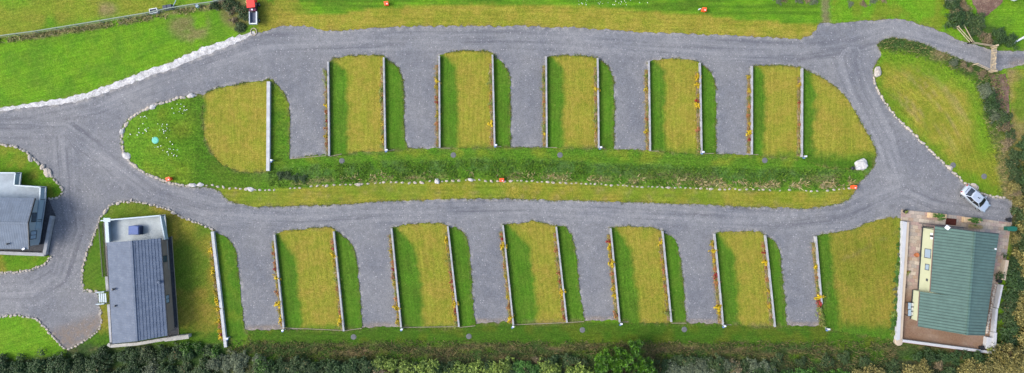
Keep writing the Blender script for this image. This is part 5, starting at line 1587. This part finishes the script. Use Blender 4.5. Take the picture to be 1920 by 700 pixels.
# walls
w1 = [Vector((W(1725.5,417,.3).x, W(1725.5,417,.3).y, 0)), Vector((WP(1873,439,ZE).x-.5, WP(1873,439,ZE).y-.3, 0)), Vector((br_.x-.5, br_.y+.5, 0)), Vector((W(1709,604,.3).x, W(1709,604,.3).y, 0))]
w1[0].y = tl.y-.35; 
# left wall foot from the traced base line
w1[0] = Vector((tl.x+.28, tl.y-.35, 0)); w1b = Vector((st0.x+.28, st0.y, 0)); w1c = Vector((st1.x+.72, st1.y-.2, 0)); w1d = Vector((bl_.x+.72, bl_.y+.5, 0))
poly = [w1[0], w1[1], w1[2], w1d, w1c, w1b+Vector((0,-.2,0))]
w1e = Vector((w1b.x-.12*5, w1d.y, 0)); w1e.x = w1b.x+(w1d.x-w1c.x)
wl = MB(); wl.prism([(p.x, p.y) for p in (w1[0], w1[1], w1[2], w1e, w1b)], .25, ZE-.12)
wl.prism([(p.x, p.y) for p in (w1c, Vector((w1b.x+.02, w1c.y, 0)), Vector((w1e.x+.02, w1e.y+.01, 0)), w1d)], .25, bl_.z-.04)
for (a_, b, r, s_) in ((w1[0], w1[1], rt, -1), (w1d, w1[2], rb_, 1)):
    A = Vector((a_.x, a_.y, (ZE if s_ < 0 else bl_.z)-.1)); B = Vector((b.x, b.y, ZE-.1)); t_ = .62; Rr = lerp3(A, B, t_); Rr.z = ZR-.22; nn_ = Vector((0, .06*s_, 0))
    wl.add([A, B, Rr, A+nn_, B+nn_, Rr+nn_], [(0,1,2),(5,4,3),(0,3,4,1),(1,4,5,2),(2,5,3,0)])
build('wall', wl, M['cream'], LC)
mb = MB(); mb.prism([(p.x, p.y) for p in [w1[0], w1[1]+Vector((-.05,0,0)), w1[2]+Vector((-.05,.05,0)), w1d+Vector((.05,.05,0)), w1c+Vector((.05,0,0)), w1b+Vector((.05,-.2,0))]], -.1, .25); build('plinth', mb, M['plinth'], LC)
# black base trim following the wall, standing slightly out
mb = MB(); mb.bar(vxy(w1[0])+Vector((-.09,0,.22)), vxy(w1b)+Vector((-.09,0,.22)), .10, .14); mb.bar(vxy(w1c)+Vector((-.09,0,.22)), vxy(w1d)+Vector((-.09,0,.22)), .10, .14)
mb.bar(vxy(w1[0])+Vector((0,.07,.22)), vxy(w1[1])+Vector((0,.07,.22)), .10, .14); build('base_trim', mb, M['gutter'], LC)
OUT = Vector((-1,0,0))
opening(LC, w1[0], w1b, 2.9, 1.3, .95, 2.35, outward=OUT, split=1, glass=M['glass2'], label='square window in the cream wall')
opening(LC, w1[0], w1b, 5.0, .85, 1.3, 2.2, outward=OUT, glass=M['glass2'], label='small window in the cream wall')
opening(LC, w1[0], w1b, 7.0, .35, 1.7, 2.1, outward=OUT, label='tiny dark vent window in the cream wall')
opening(LC, w1[0], w1[1], 1.0, 2.6, .3, 2.6, name='patio_door', outward=Vector((0,1,0)), split=3)
opening(LC, w1[0], w1[1], 5.2, .95, .3, 2.4, name='door', outward=Vector((0,1,0)))
opening(LC, w1[1], w1[2], 3.0, 1.2, 1.2, 2.4, outward=Vector((1,0,0)), split=2)
opening(LC, w1d, w1[2], 3.0, 1.2, 1.2, 2.4, outward=Vector((0,-1,0)), split=2)
mb = MB(); c = WP(1749.5,443,2.3); mb.box(c+Vector((-.05,0,0)), (.3,.85,.55)); o = build('meter_box', mb, M['white'], LC)
mb = MB(); mb.box(c+Vector((-.215,0,0)), (.03,.25,.7)); build('meter_door', mb, M['gutter'], o)
# porch frame with dark rails at the top left corner
mb = MB()
fz = 2.6
pA, pB = WP(1725.5,417.5,fz), WP(1839,432,fz)
q0 = Vector((w1[0].x-.05, w1[0].y+.35, 0))
mb.bar(WP(1754,431,3.0), WP(1727,426,1.0), .09, .09)
mb.bar(Vector((w1[0].x-1.9+1.4, w1[0].y+.55, .95)), Vector((w1[1].x-2.2, w1[1].y+.95, .95)), .08, .06)
mb.bar(Vector((w1[0].x-.5, w1[0].y+.55, .95)), Vector((w1[0].x-.5, w1[0].y-.5, .95)), .08, .06)
for k in range(9):
    p = lerp3(Vector((w1[0].x-.5, w1[0].y+.55, .5)), Vector((w1[1].x-2.2, w1[1].y+.95, .5)), k/8); mb.box(p, (.06,.06,.95))
build('veranda_rail', mb, M['gutter'], LC)
# white parasol-like square dish on the gable
c = WP(1776.5,427,3.9)
t_ = thing('satellite_dish', c, 'white square satellite dish at the top edge of the green roof', 'satellite dish')
mb = MB(); mb.box(c, (.62,.50,.05), rz=-.6, rx=.2); build('dish', mb, M['white'], t_, bevel=.02)
mb = MB(); mb.tube([c-Vector((0,.1,.9)), c-Vector((0,0,.02))], .03, 8); build('bracket', mb, M['steel'], t_)

# garden table with chairs under the lower left eave
c = W(1699.5,578.5)
t_ = thing('garden_table', c, 'two pane glass garden table at left foot of green lodge', 'table')
for s_ in (-1, 1):
    mb = MB(); mb.box((c.x, c.y+s_*.48, .74), (.38,.86,.04), rz=-.05); o = build('glass_top', mb, M['glass2'], t_)
mb = MB()
for s_ in (-1, 0, 1): mb.box((c.x, c.y+s_*.93, .70), (.44,.05,.05))
for sx in (-1, 1):
    mb.box((c.x+sx*.2, c.y, .70), (.04,1.9,.05))
build('frame', mb, M['gutter'], t_)
for sx in (-1, 1):
    for sy in (-1, 1): mb = MB(); mb.box((c.x+sx*.18, c.y+sy*.88, .34), (.05,.05,.7)); build('leg', mb, M['gutter'], t_)
def chair(px, py, lab):
    c = W(px, py)
    t_ = thing('garden_chair', c, lab, 'chair', 'white garden chairs beside the green lodge')
    mb = MB(); mb.box(c+Vector((0,0,.44)), (.50,.52,.05)); build('seat', mb, M['white'], t_, bevel=.01)
    mb = MB(); mb.box(c+Vector((.26,0,.70)), (.05,.50,.5), ry=.15); build('backrest', mb, M['white'], t_, bevel=.01)
    for s_ in (-1, 1): mb = MB(); mb.box(c+Vector((0,s_*.27,.62)), (.46,.05,.04)); build('armrest', mb, M['gutter'], t_)
    for sx in (-1, 1):
        for sy in (-1, 1): mb = MB(); mb.tube([c+Vector((sx*.22,sy*.23,0)), c+Vector((sx*.2,sy*.21,.44))], .02, 6); build('leg', mb, M['gutter'], t_)
chair(1706.5, 570.5, 'white garden chair at the upper end of the glass table')
chair(1706, 578.5, 'white garden chair at the middle of the glass table')
chair(1705.5, 587, 'white garden chair at the lower end of the glass table')

# terrace walls
M['whitewall'] = simple('white_render', (.36, .37, .385), .8, .2, var=.06, scale=1)
M['creamwall'] = simple('cream_coping', (.36, .30, .23), .8, .2, var=.08, scale=1)
mb = MB(); P4 = [W(1688,414.5), W(1700.5,416.5), W(1697,470), W(1692.5,530), W(1687.5,620), W(1676.5,637), W(1683,560), W(1687.5,490)]
mb.prism([(v.x, v.y) for v in (W(1688,414.5), W(1696.5,416), W(1692,480), W(1688.5,530), W(1685,600), W(1683,636), W(1676,637), W(1682,560), W(1686,490))], -.1, .55)
tw = thing('terrace_wall', W(1688,520), 'white rendered wall along the left side of the lodge terrace', 'wall')
build('wall_face', mb, M['whitewall'], tw)
mb = MB(); mb.prism([(v.x, v.y) for v in (W(1697,416), W(1701,416.5), W(1696.5,500), W(1692,560), W(1688,636), W(1683.4,636), W(1685.4,600), W(1689,530), W(1692.4,480))], -.1, .50); build('coping', mb, M['creamwall'], tw)
mb = MB(); c = W(1682,640); mb.lathe(c, [(.55,-.1),(.55,.5),(.48,.56),(.02,.6)], 10); build('end_pier', mb, M['creamwall'], tw)
tw = thing('terrace_wall', W(1770,648), 'long white wall along the bottom of the lodge terrace', 'wall')
mb = MB(); mb.bar(W(1688,637.5,None,.1)+Vector((0,0,.1)), W(1853,659,None,.1)+Vector((0,0,-.1)), .36, .8)
build('wall_face', mb, M['whitewall'], tw)
mb = MB(); mb.bar(W(1688,640.5)+Vector((0,0,.1)), W(1853,662)+Vector((0,0,-.2)), .10, .5); build('brick_footing', mb, simple('brick_footing', (.25,.12,.09), .9, .2), tw)
tw = thing('terrace_wall', W(1866,590), 'stepped white wall along the right side of the lodge terrace', 'wall')
mb = MB()
for (x0, y0, x1, y1, w_, h_) in ((1872,533,1863,576,.26,.8), (1863,577,1859,621,.34,.65), (1859,622,1855,655,.40,.8)):
    mb.bar(W(x0,y0)+Vector((0,0,h_/2-.1)), W(x1,y1)+Vector((0,0,h_/2-.1)), w_, h_+.2)
build('wall_face', mb, M['whitewall'], tw)
mb = MB(); mb.box(W(1850,642)+Vector((0,0,.3)), (1.05,1.6,.7), rz=-.12); build('white_block', mb, M['whitewall'], tw)
mb = MB(); mb.bar(W(1881.5,487)+Vector((0,0,.3)), W(1875,524)+Vector((0,0,.3)), .46, .9)
single('garden_wall', mb, M['creamwall'], W(1878,505), 'short cream wall right of the terrace above the black pot', 'wall')
# wood stack edge of rocks beside right eave
for q in range(20):
    tt = q/19; p = W(1866-tt*17+R.uniform(-1,1), 535+tt*88)
    o = bpy.data.objects.new('rock', R.choice(ROCKS)); C.objects.link(o); s_ = R.uniform(.3,.45)
    o.location = (p.x, p.y, p.z+.08); o.scale = (s_, s_, s_*.8); o.rotation_euler = (0,0,R.uniform(0,6))
    tag(o, 'brown rock in the row between green lodge and white wall', 'rock', 'rocks between green lodge and its white wall')

# terrace furniture and pots
M['wood'] = simple('pale_wood', (.45, .33, .20), .75, .2)
M['terracotta'] = simple('terracotta', (.33, .12, .05), .8, .2)
def planter(px, py, bx, lab, v):
    c = W(px, py)
    t_ = thing('planter', c, lab, 'planter', 'long planters at the lodge entrance')
    mb = MB(); cc = c
    mb.box(cc+Vector((0,0,.25)), (2.0,.62,.5), rz=-.1); build('trough', mb, M['wood'], t_, bevel=.02)
    mb = MB(); b = W(bx, py-1); mb.box(b+Vector((0,0,.28)), (.42,.72,.56), rz=-.1); build('wooden_box', mb, M['wood'], t_, bevel=.02)
    p, nr, lv = dome(1.05, .75, 900, 26, .22, 500+v, .5, .3); p[:, 1] *= .5; p[:, 2] += .15
    me = leaf_obj_mesh('shrub', p, nr, .16, .09, LM['fresh'], v, lv); o = bpy.data.objects.new('shrub', me); C.objects.link(o); o.parent = t_; o.rotation_euler.z = -.1
planter(1757.5, 404.5, 1741, 'long planter with clipped green shrub left of the doormat', 1)
planter(1822, 413, 1805.5, 'long planter with clipped green shrub right of the doormat', 2)
mb = MB(); c = W(1783,416); mb.box(c+Vector((0,0,.02)), (1.45,.90,.04), rz=-.09)
single('doormat', mb, simple('dark_red_mat', (.055, .016, .012), .95, .1, var=.3, fine=40), c, 'dark red doormat between the two planters', 'doormat')
def pot(px, py, r, h, mat, lab, plant=None, ps=.5):
    c = W(px, py); t_ = thing('plant_pot', c, lab, 'plant pot')
    mb = MB(); mb.lathe(c, [(r*.7,-.02),(r,h),(r*1.08,h),(r*1.08,h+.05),(r*.9,h+.05),(r*.85,h-.05)], 16); build('pot', mb, M[mat], t_, smooth=False)
    if plant:
        o = bpy.data.objects.new('plant', PM[plant][0]); C.objects.link(o); o.parent = t_; o.location = (0,0,h-.05); o.scale = (ps,ps,ps)
pot(1695, 396.5, .27, .5, 'black', 'black pot at the upper left corner of the lodge terrace', 'sprig', .7)
pot(1888, 412, .30, .5, 'black', 'black pot at the upper right corner of the lodge terrace')
pot(1870, 527, .28, .5, 'black', 'black pot between cream and white walls right of lodge')
pot(1836, 651, .30, .5, 'black', 'black pot in the lower right corner of the terrace')
pot(1849, 651, .26, .4, 'black', 'pot with grey green plant on the white corner block', 'sprig', 1.5)
pot(1716, 478, .30, .35, 'terracotta', 'terracotta pot leaning against the cream left wall')
pot(1700, 510, .18, .25, 'terracotta', 'small pot with green plant on the left terrace', 'sprig', .9)
mb = MB(); c = W(1693.5,535.5); mb.box(c+Vector((0,0,.2)), (.40,.55,.4), rz=-.05); mb.box(c+Vector((0,0,.42)), (.46,.6,.05), rz=-.05)
single('storage_box', mb, simple('dark_brown_box', (.07,.045,.04), .8, .2), c, 'small dark brown box at the left terrace wall', 'box')
c = W(1827, 425)
rs = np.random.RandomState(3); n = 420
p = np.stack([rs.uniform(-.95,.95,n), rs.uniform(-.22,.22,n), rs.uniform(.05,.4,n)], 1); nr = np.stack([rs.normal(0,.3,n), rs.normal(0,.3,n), np.ones(n)], 1)
me = leaf_obj_mesh('ornamental_grass', p, nr, .5, .03, LM['straw'], 3); o = bpy.data.objects.new('ornamental_grass', me); C.objects.link(o); o.location = c; o.rotation_euler.z = -.1
tag(o, 'yellow ornamental grass under the top eave of the green lodge', 'plant')
c = W(1890,428.5)
t_ = thing('garden_bin', c, 'dark green box lid right of the green lodge', 'bin')
M['binlid'] = simple('green_plastic', (.007, .09, .06), .5, .4, var=.05)
mb = MB(); mb.prism([(c.x+x, c.y+y) for x, y in ((-.6,-.25),(.35,-.32),(.62,-.2),(.62,.2),(.3,.3),(-.6,.28))], 0, .75); build('body', mb, M['binlid'], t_)
mb = MB(); mb.prism([(c.x+x*1.06, c.y+y*1.1) for x, y in ((-.6,-.28),(.35,-.33),(.64,-.2),(.64,.2),(.3,.31),(-.6,.28))], .75, .84); build('lid', mb, M['binlid'], t_, bevel=.02)
# climbing greens on the left terrace wall
rq = random.Random(77)
for i in range(22):
    y = 428+i*9.4+rq.uniform(-3, 3); x = 1688-(y-430)*.068+rq.uniform(-2.5, 1.5)
    k = rq.choice(['fresh', 'fresh', 'laurel', 'lime', 'greyg']); s2 = rq.uniform(.18, .40)*(.7+.5*(i/22))
    p = W(x, y); o = bpy.data.objects.new('green_plant', rq.choice(SHRUBS[k])); C.objects.link(o)
    o.location = (p.x, p.y, p.z); o.scale = (s2, s2*1.25, s2*.8); o.rotation_euler.z = rq.uniform(0, 6)
    tag(o, 'green plant, %s from the top along the left terrace wall' % ORD[i], 'plant', 'plants along the left terrace wall')

# ------------------------------------------------------------------ silver car
def make_car(loc, rz):
    paint = NT('silver_paint'); paint.base((.50, .55, .60)); paint.b.inputs['Coat Weight'].default_value = .8; paint.b.inputs['Coat Roughness'].default_value = .08
    paint = paint.fin(.35, .5, .55)
    glass = NT('car_glass'); glass.base((.012, .016, .02)); glass = glass.fin(.06, .9)
    t_ = thing('parked_car', (0,0,0), 'silver saloon car parked on the gravel above the green lodge', 'car')
    st = [(-2.20,.62,.62,.42),(-2.12,.76,.80,.30),(-1.75,.86,.95,.24),(-1.2,.90,.96,.22),(-.4,.91,.93,.2),(.5,.91,.90,.2),(1.1,.90,.88,.22),(1.65,.86,.80,.24),(2.05,.74,.68,.28),(2.22,.56,.56,.36)]
    mb = MB(); ring = []
    for (x, hw, zt, zb) in st:
        pts = [(x,-hw*.92,zb),(x,-hw,zb+.16),(x,-hw*1.0,zt-.22),(x,-hw*.93,zt-.05),(x,-hw*.6,zt+.02),(x,0,zt+.045),(x,hw*.6,zt+.02),(x,hw*.93,zt-.05),(x,hw*1.0,zt-.22),(x,hw,zb+.16),(x,hw*.92,zb)]
        ring.append(len(mb.v)); mb.v += [Vector(p) for p in pts]
    n = 11
    for a_, b in zip(ring[:-1], ring[1:]):
        for k in range(n): mb.f.append((a_+k, b+k, b+(k+1) % n, a_+(k+1) % n))
    mb.f.append(tuple(ring[0]+k for k in range(n))); mb.f.append(tuple(ring[-1]+k for k in range(n-1, -1, -1)))
    o = build('body', mb, paint, t_, smooth=True); m_ = o.modifiers.new('sub', 'SUBSURF'); m_.levels = m_.render_levels = 2
    # cabin: glasshouse and roof
    def ringpts(z, x0, x1, hw0, hw1, hwm): return [Vector((x0,-hw0,z)), Vector(((x0+x1)/2,-hwm,z)), Vector((x1,-hw1,z)), Vector((x1+.10,0,z)), Vector((x1,hw1,z)), Vector(((x0+x1)/2,hwm,z)), Vector((x0,hw0,z)), Vector((x0-.08,0,z))]
    b0 = ringpts(.90, -1.62, 1.12, .70, .74, .82); b1 = ringpts(1.36, -1.05, .38, .56, .58, .64)
    mb = MB(); mb.add(b0+b1, [(k, (k+1) % 8, 8+(k+1) % 8, 8+k) for k in range(8)]); build('glasshouse', mb, glass, t_)
    b2 = ringpts(1.365, -1.06, .39, .57, .59, .65); b3 = ringpts(1.43, -.95, .28, .48, .50, .56)
    mb = MB(); mb.add(b2+b3, [(k, (k+1) % 8, 8+(k+1) % 8, 8+k) for k in range(8)]+[tuple(range(8, 16))]+[tuple(range(7, -1, -1))])
    rf = build('roof', mb, paint, t_, smooth=False)
    mb = MB(); mb.box((-.15,0,1.445), (.28,.10,.03)); mb.box((.05,.16,1.44), (.16,.05,.02)); build('antenna', mb, glass, rf)
    mb = MB()
    for s_ in (-1, 1):
        for (i, j) in ((0,0),(1,1),(2,2)):
            a_ = b0[i] if s_ < 0 else b0[6-i]; b = b1[i] if s_ < 0 else b1[6-i]
            mb.bar(a_+Vector((0,s_*.01,0)), b+Vector((0,s_*.01,0)), .08, .05)
    build('pillar', mb, paint, t_)
    tyre = simple('tyre_rubber', (.02,.02,.02), .9, .1)
    for sx in (-1.35, 1.38):
        for sy in (-1, 1):
            mb = MB(); mb.tube([(sx, sy*.70, .32), (sx, sy*.90, .32)], .32, 20); w = build('wheel', mb, tyre, t_)
            mb = MB(); mb.tube([(sx, sy*.89, .32), (sx, sy*.915, .32)], .21, 14); build('rim', mb, M['steel'], w)
    for s_ in (-1, 1):
        mb = MB(); mb.box((2.10, s_*.52, .60), (.16,.30,.12), rz=-s_*.45); build('headlight', mb, M['glass2'], t_, bevel=.02)
        mb = MB(); mb.box((-2.13, s_*.58, .72), (.10,.26,.14), rz=s_*.35); build('tail_light', mb, simple('red_lens', (.35,.02,.02), .3, .5), t_, bevel=.02)
        mb = MB(); mb.box((.80, s_*.98, .93), (.12,.20,.12)); build('wing_mirror', mb, paint, t_, bevel=.03)
        mb = MB(); mb.bar((-1.7, s_*.905, .62), (1.55, s_*.905, .58), .02, .03); build('side_trim', mb, glass, t_)
    mb = MB(); mb.box((-1.86,0,.975), (.04,.9,.02)); build('boot_seam', mb, glass, t_)
    t_.location = loc; t_.rotation_euler = (0,0,rz)
pc = W(1824, 372.5)
make_car((pc.x, pc.y, pc.z-.05), math.radians(-40.5))

# ------------------------------------------------------------------ red utility vehicle, top left
def utility():
    c = W(480, 24.5)
    t_ = thing('utility_vehicle', c, 'small utility vehicle with red roof and silver edged load bed', 'utility vehicle')
    redp = simple('red_paint', (.62, .022, .012), .4, .5, var=.06)
    bedm = simple('grey_bed_liner', (.07, .085, .12), .6, .3)
    def L(x, y, z): return c+Vector((x, y, z))
    mb = MB(); mb.box(L(-.08,-.15,.55), (.95,2.9,.25)); build('chassis', mb, M['black'], t_, bevel=.03)
    mb = MB(); mb.prism([(c.x+x, c.y+y) for x, y in ((-.66,1.55),(.46,1.50),(.58,.32),(-.58,.22))], 1.72, 1.80); rf = build('roof', mb, redp, t_, bevel=.03)
    mb = MB()
    for x in (-.52, .38):
        for y in (.42, 1.40): mb.box(L(x, y, 1.2), (.06,.06,1.05))
    build('roll_cage', mb, M['black'], t_)
    mb = MB(); mb.box(L(-.05,1.52,.85), (1.0,.45,.4)); build('bonnet', mb, redp, t_, bevel=.05)
    mb = MB(); mb.box(L(-.05,.6,.85), (.95,.45,.2)); mb.box(L(-.05,.35,1.1), (.95,.12,.5)); build('seat', mb, M['black'], t_, bevel=.03)
    mb = MB(); mb.box(L(-.02,.12,1.15), (.95,.32,.25)); build('rear_panel', mb, simple('plum_panel', (.10,.015,.05), .5, .3), t_)
    mb = MB(); mb.box(L(-.05,.12,1.30), (.24,.20,.06)); build('beacon', mb, M['white'], t_)
    mb = MB(); mb.box(L(.05,-.95,.86), (.92,1.55,.06)); bd = build('load_bed', mb, bedm, t_)
    for s_, x in ((-1,-.44),(1,.54)):
        mb = MB(); mb.box(L(x,-.95,1.05), (.09 if s_ < 0 else .16,1.65,.42)); build('side_board', mb, M['steel'], bd)
    mb = MB(); mb.box(L(.05,-1.78,1.0), (1.1,.16,.34)); build('tailgate', mb, M['steel'], bd)
    tyre = bpy.data.materials['tyre_rubber']
    for x in (-.55,.50):
        for y in (-1.15,1.1):
            mb = MB(); mb.tube([L(x-.11,y,.30), L(x+.11,y,.30)], .30, 18); w = build('wheel', mb, tyre, t_)
            mb = MB(); mb.tube([L(x-.12,y,.30), L(x+.12,y,.30)], .15, 12); build('rim', mb, M['steel'], w)
utility()
c = W(466, 4); mb = MB(); mb.tube([c+Vector((math.cos(k/12*6.28)*.28, math.sin(k/12*6.28)*.28, .3)) for k in range(13)], .05, 6); 
mb.tube([c+Vector((0,-.28,-.02)), c+Vector((0,-.28,.3))], .03, 6)
single('hose_reel', mb, simple('yellow_hose', (.55,.42,.12), .5, .4), c, 'yellow hose ring at the front of the utility vehicle', 'hose')
c = W(476, 60); mb = MB(); mb.tube([c+Vector((math.cos(k/12*6.28)*.42, math.sin(k/12*6.28)*.52, .05)) for k in range(13)], .06, 6)
single('pale_hoop', mb, M['creamwall'], c, 'pale hoop lying at the gravel edge below the utility vehicle', 'hoop')

# ------------------------------------------------------------------ field fence, trough, tank, pipe
def fence_wire(pts, label):
    c = W(*pts[len(pts)//2])
    t_ = thing('wire_fence', c, label, 'fence')
    posts = MB(); wire = MB()
    gm = simple('green_grey_wood', (.20,.24,.19), .85, .2)
    for (x0, y0), (x1, y1) in zip(pts[:-1], pts[1:]):
        L = math.hypot(x1-x0, y1-y0)*S; n = max(1, int(L/2.6))
        for k in range(n):
            p = W(x0+(x1-x0)*k/n, y0+(y1-y0)*k/n); posts.tube([p-Vector((0,0,.1)), p+Vector((0,0,1.15))], .06, 7)
            q = W(x0+(x1-x0)*(k+1)/n, y0+(y1-y0)*(k+1)/n)
            for z in (.3,.6,.9): wire.bar(p+Vector((0,0,z)), q+Vector((0,0,z)), .02, .02)
            wire.bar(p+Vector((0,0,1.12)), q+Vector((0,0,1.12)), .11, .05)
    build('post', posts, gm, t_); build('wire_and_rail', wire, gm, t_)
fence_wire(FENCE, 'weathered green grey fence running across the top left field')
M['darktank'] = simple('dark_tank', (.035,.045,.07), .5, .3)
c = W(291.5, 22.5)
t_ = thing('water_trough', c, 'metal framed water trough behind the field fence', 'trough')
mb = MB(); ang = math.radians(10)
mf = Matrix.Rotation(ang, 3, 'Z')
def bxr(mb, x, y, z, sx, sy, sz): v = mf@Vector((x, y, 0)); mb.box(c+Vector((v.x, v.y, z)), (sx, sy, sz), rz=ang)
for (x, y, sx, sy) in ((0,.30,1.1,.08),(0,-.30,1.1,.08),(-.52,0,.08,.6),(.52,0,.08,.6)): bxr(mb, x, y, .3, sx, sy, .6)
build('rim', mb, M['steel'], t_)
mb = MB(); bxr(mb, 0, 0, .22, .98, .54, .4); build('water', mb, M['darktank'], t_)
c = W(318, 15.5)
t_ = thing('storage_tank', c, 'black two lidded storage tank behind the field fence', 'tank')
mb = MB(); bxr(mb, 0, 0, .35, 1.3, .60, .7); build('body', mb, M['darktank'], t_, bevel=.04)
for s_ in (-1, 1):
    mb = MB(); bxr(mb, s_*.34, .0, .73, .58, .52, .07); build('lid', mb, M['darktank'], t_, bevel=.03)
mb = MB(); mb.tube([W(323,18.5)+Vector((0,0,.4)), W(328,13)+Vector((0,0,.5)), W(332,6)+Vector((0,0,.5)), W(335,-6)+Vector((0,0,.5))], .055, 8)
single('pipe', mb, M['rail'], W(328,13), 'pale curved pipe rising from the storage tank', 'pipe')
mb = MB(); c = W(372.5,13.5); mb.box(c+Vector((0,0,.3)), (.34,.34,.6), rz=.3); mb.box(c+Vector((.05,.05,.63)), (.4,.4,.06), rz=.5)
single('blue_container', mb, M['rail'], c, 'small pale blue container beside the field fence', 'container')

# ------------------------------------------------------------------ wooden gate and rails, top right
M['timber'] = simple('weathered_timber', (.34,.28,.19), .85, .2)
t_ = thing('field_gate', W(1856,111), 'wooden five bar gate closed across the road', 'gate')
ga, gb = W(1857.5,91), W(1855.5,133)
ga.z = gb.z = 0
for k in range(5):
    z = .20+k*.225; mb = MB(); mb.bar(ga+Vector((0,0,z)), gb+Vector((0,0,z)), .04, .07); build('rail', mb, M['timber'], t_)
for (t0, t1) in ((.02,.02),(.98,.98),(.5,.5),(.25,.25),(.75,.75)):
    mb = MB(); p = lerp3(ga, gb, t0); mb.box((p.x+.05, p.y, .65), (.05,.10,1.1)); build('stile', mb, M['timber'], t_)
mb = MB(); mb.bar(lerp3(ga, gb, .03)+Vector((-.05,0,.2)), lerp3(ga, gb, .5)+Vector((-.05,0,1.12)), .04, .09); mb.bar(lerp3(ga, gb, .97)+Vector((-.05,0,.2)), lerp3(ga, gb, .5)+Vector((-.05,0,1.12)), .04, .09); build('brace', mb, M['timber'], t_)
for (x, y, l) in ((1858.5,88.5,'thick timber post at the upper end of the field gate'),(1856,136,'thick timber post at the lower end of the field gate')):
    c = W(x, y); mb = MB(); mb.box(c+Vector((0,0,.6)), (.20,.20,1.35)); mb.box(c+Vector((0,0,1.29)), (.24,.24,.04)); single('gate_post', mb, M['timber'], c, l, 'post')
def rails(pts, label, n=2, h=1.05):
    c = W(*pts[len(pts)//2]); t_ = thing('rail_fence', c, label, 'fence')
    pm = MB()
    for (x0, y0), (x1, y1) in zip(pts[:-1], pts[1:]):
        a_, b = W(x0, y0), W(x1, y1)
        for k in range(n):
            mb = MB(); z = h-.08-k*.42; mb.bar(a_+Vector((0,0,z)), b+Vector((0,0,z)), .05, .12); build('rail', mb, M['timber'], t_)
        L = (b-a_).length; m_ = max(1, int(L/1.8))
        for k in range(m_+1): p = lerp3(a_, b, k/m_); pm.box(p+Vector((0,0,h/2)), (.12,.12,h+.1))
    build('post', pm, M['timber'], t_)
rails([(1788,53),(1814,82),(1858,89)], 'pale timber rail fence above the road to the gate')
rails([(1802,50),(1819,80)], 'second short timber rail parallel to the fence above the road', 1, .7)
rails([(1824,122),(1853,135)], 'short timber rail fence below the road by the gate')
mb = MB(); a_, b = W(1893,84), W(1926,66); mb.tube([a_+Vector((0,0,.3)), b+Vector((0,0,.4))], .14, 10)
mb.box(lerp3(a_, b, .3)+Vector((0,0,.05)), (.12,.12,.4)); mb.box(lerp3(a_, b, .8)+Vector((0,0,.05)), (.12,.12,.5))
single('barrier_pole', mb, M['white'], (a_+b)/2, 'white pole lying above the road beyond the gate', 'pole')
# corner of a white trailer at the top edge
c = W(1885, -14)
t_ = thing('trailer', c, 'white trailer whose lower corner shows at the top edge', 'trailer')
mb = MB(); mb.box(c+Vector((0,0,1.0)), (2.6,2.0,1.2), rz=-.35); build('body', mb, M['white'], t_, bevel=.06)
mb = MB(); mb.tube([c+Vector((-1.2,-.3,.3)), c+Vector((-1.0,-.3,.3))], .3, 14); mb.tube([c+Vector((1.0,-.9,.3)), c+Vector((1.2,-.9,.3))], .3, 14); build('wheel', mb, bpy.data.materials['tyre_rubber'], t_)
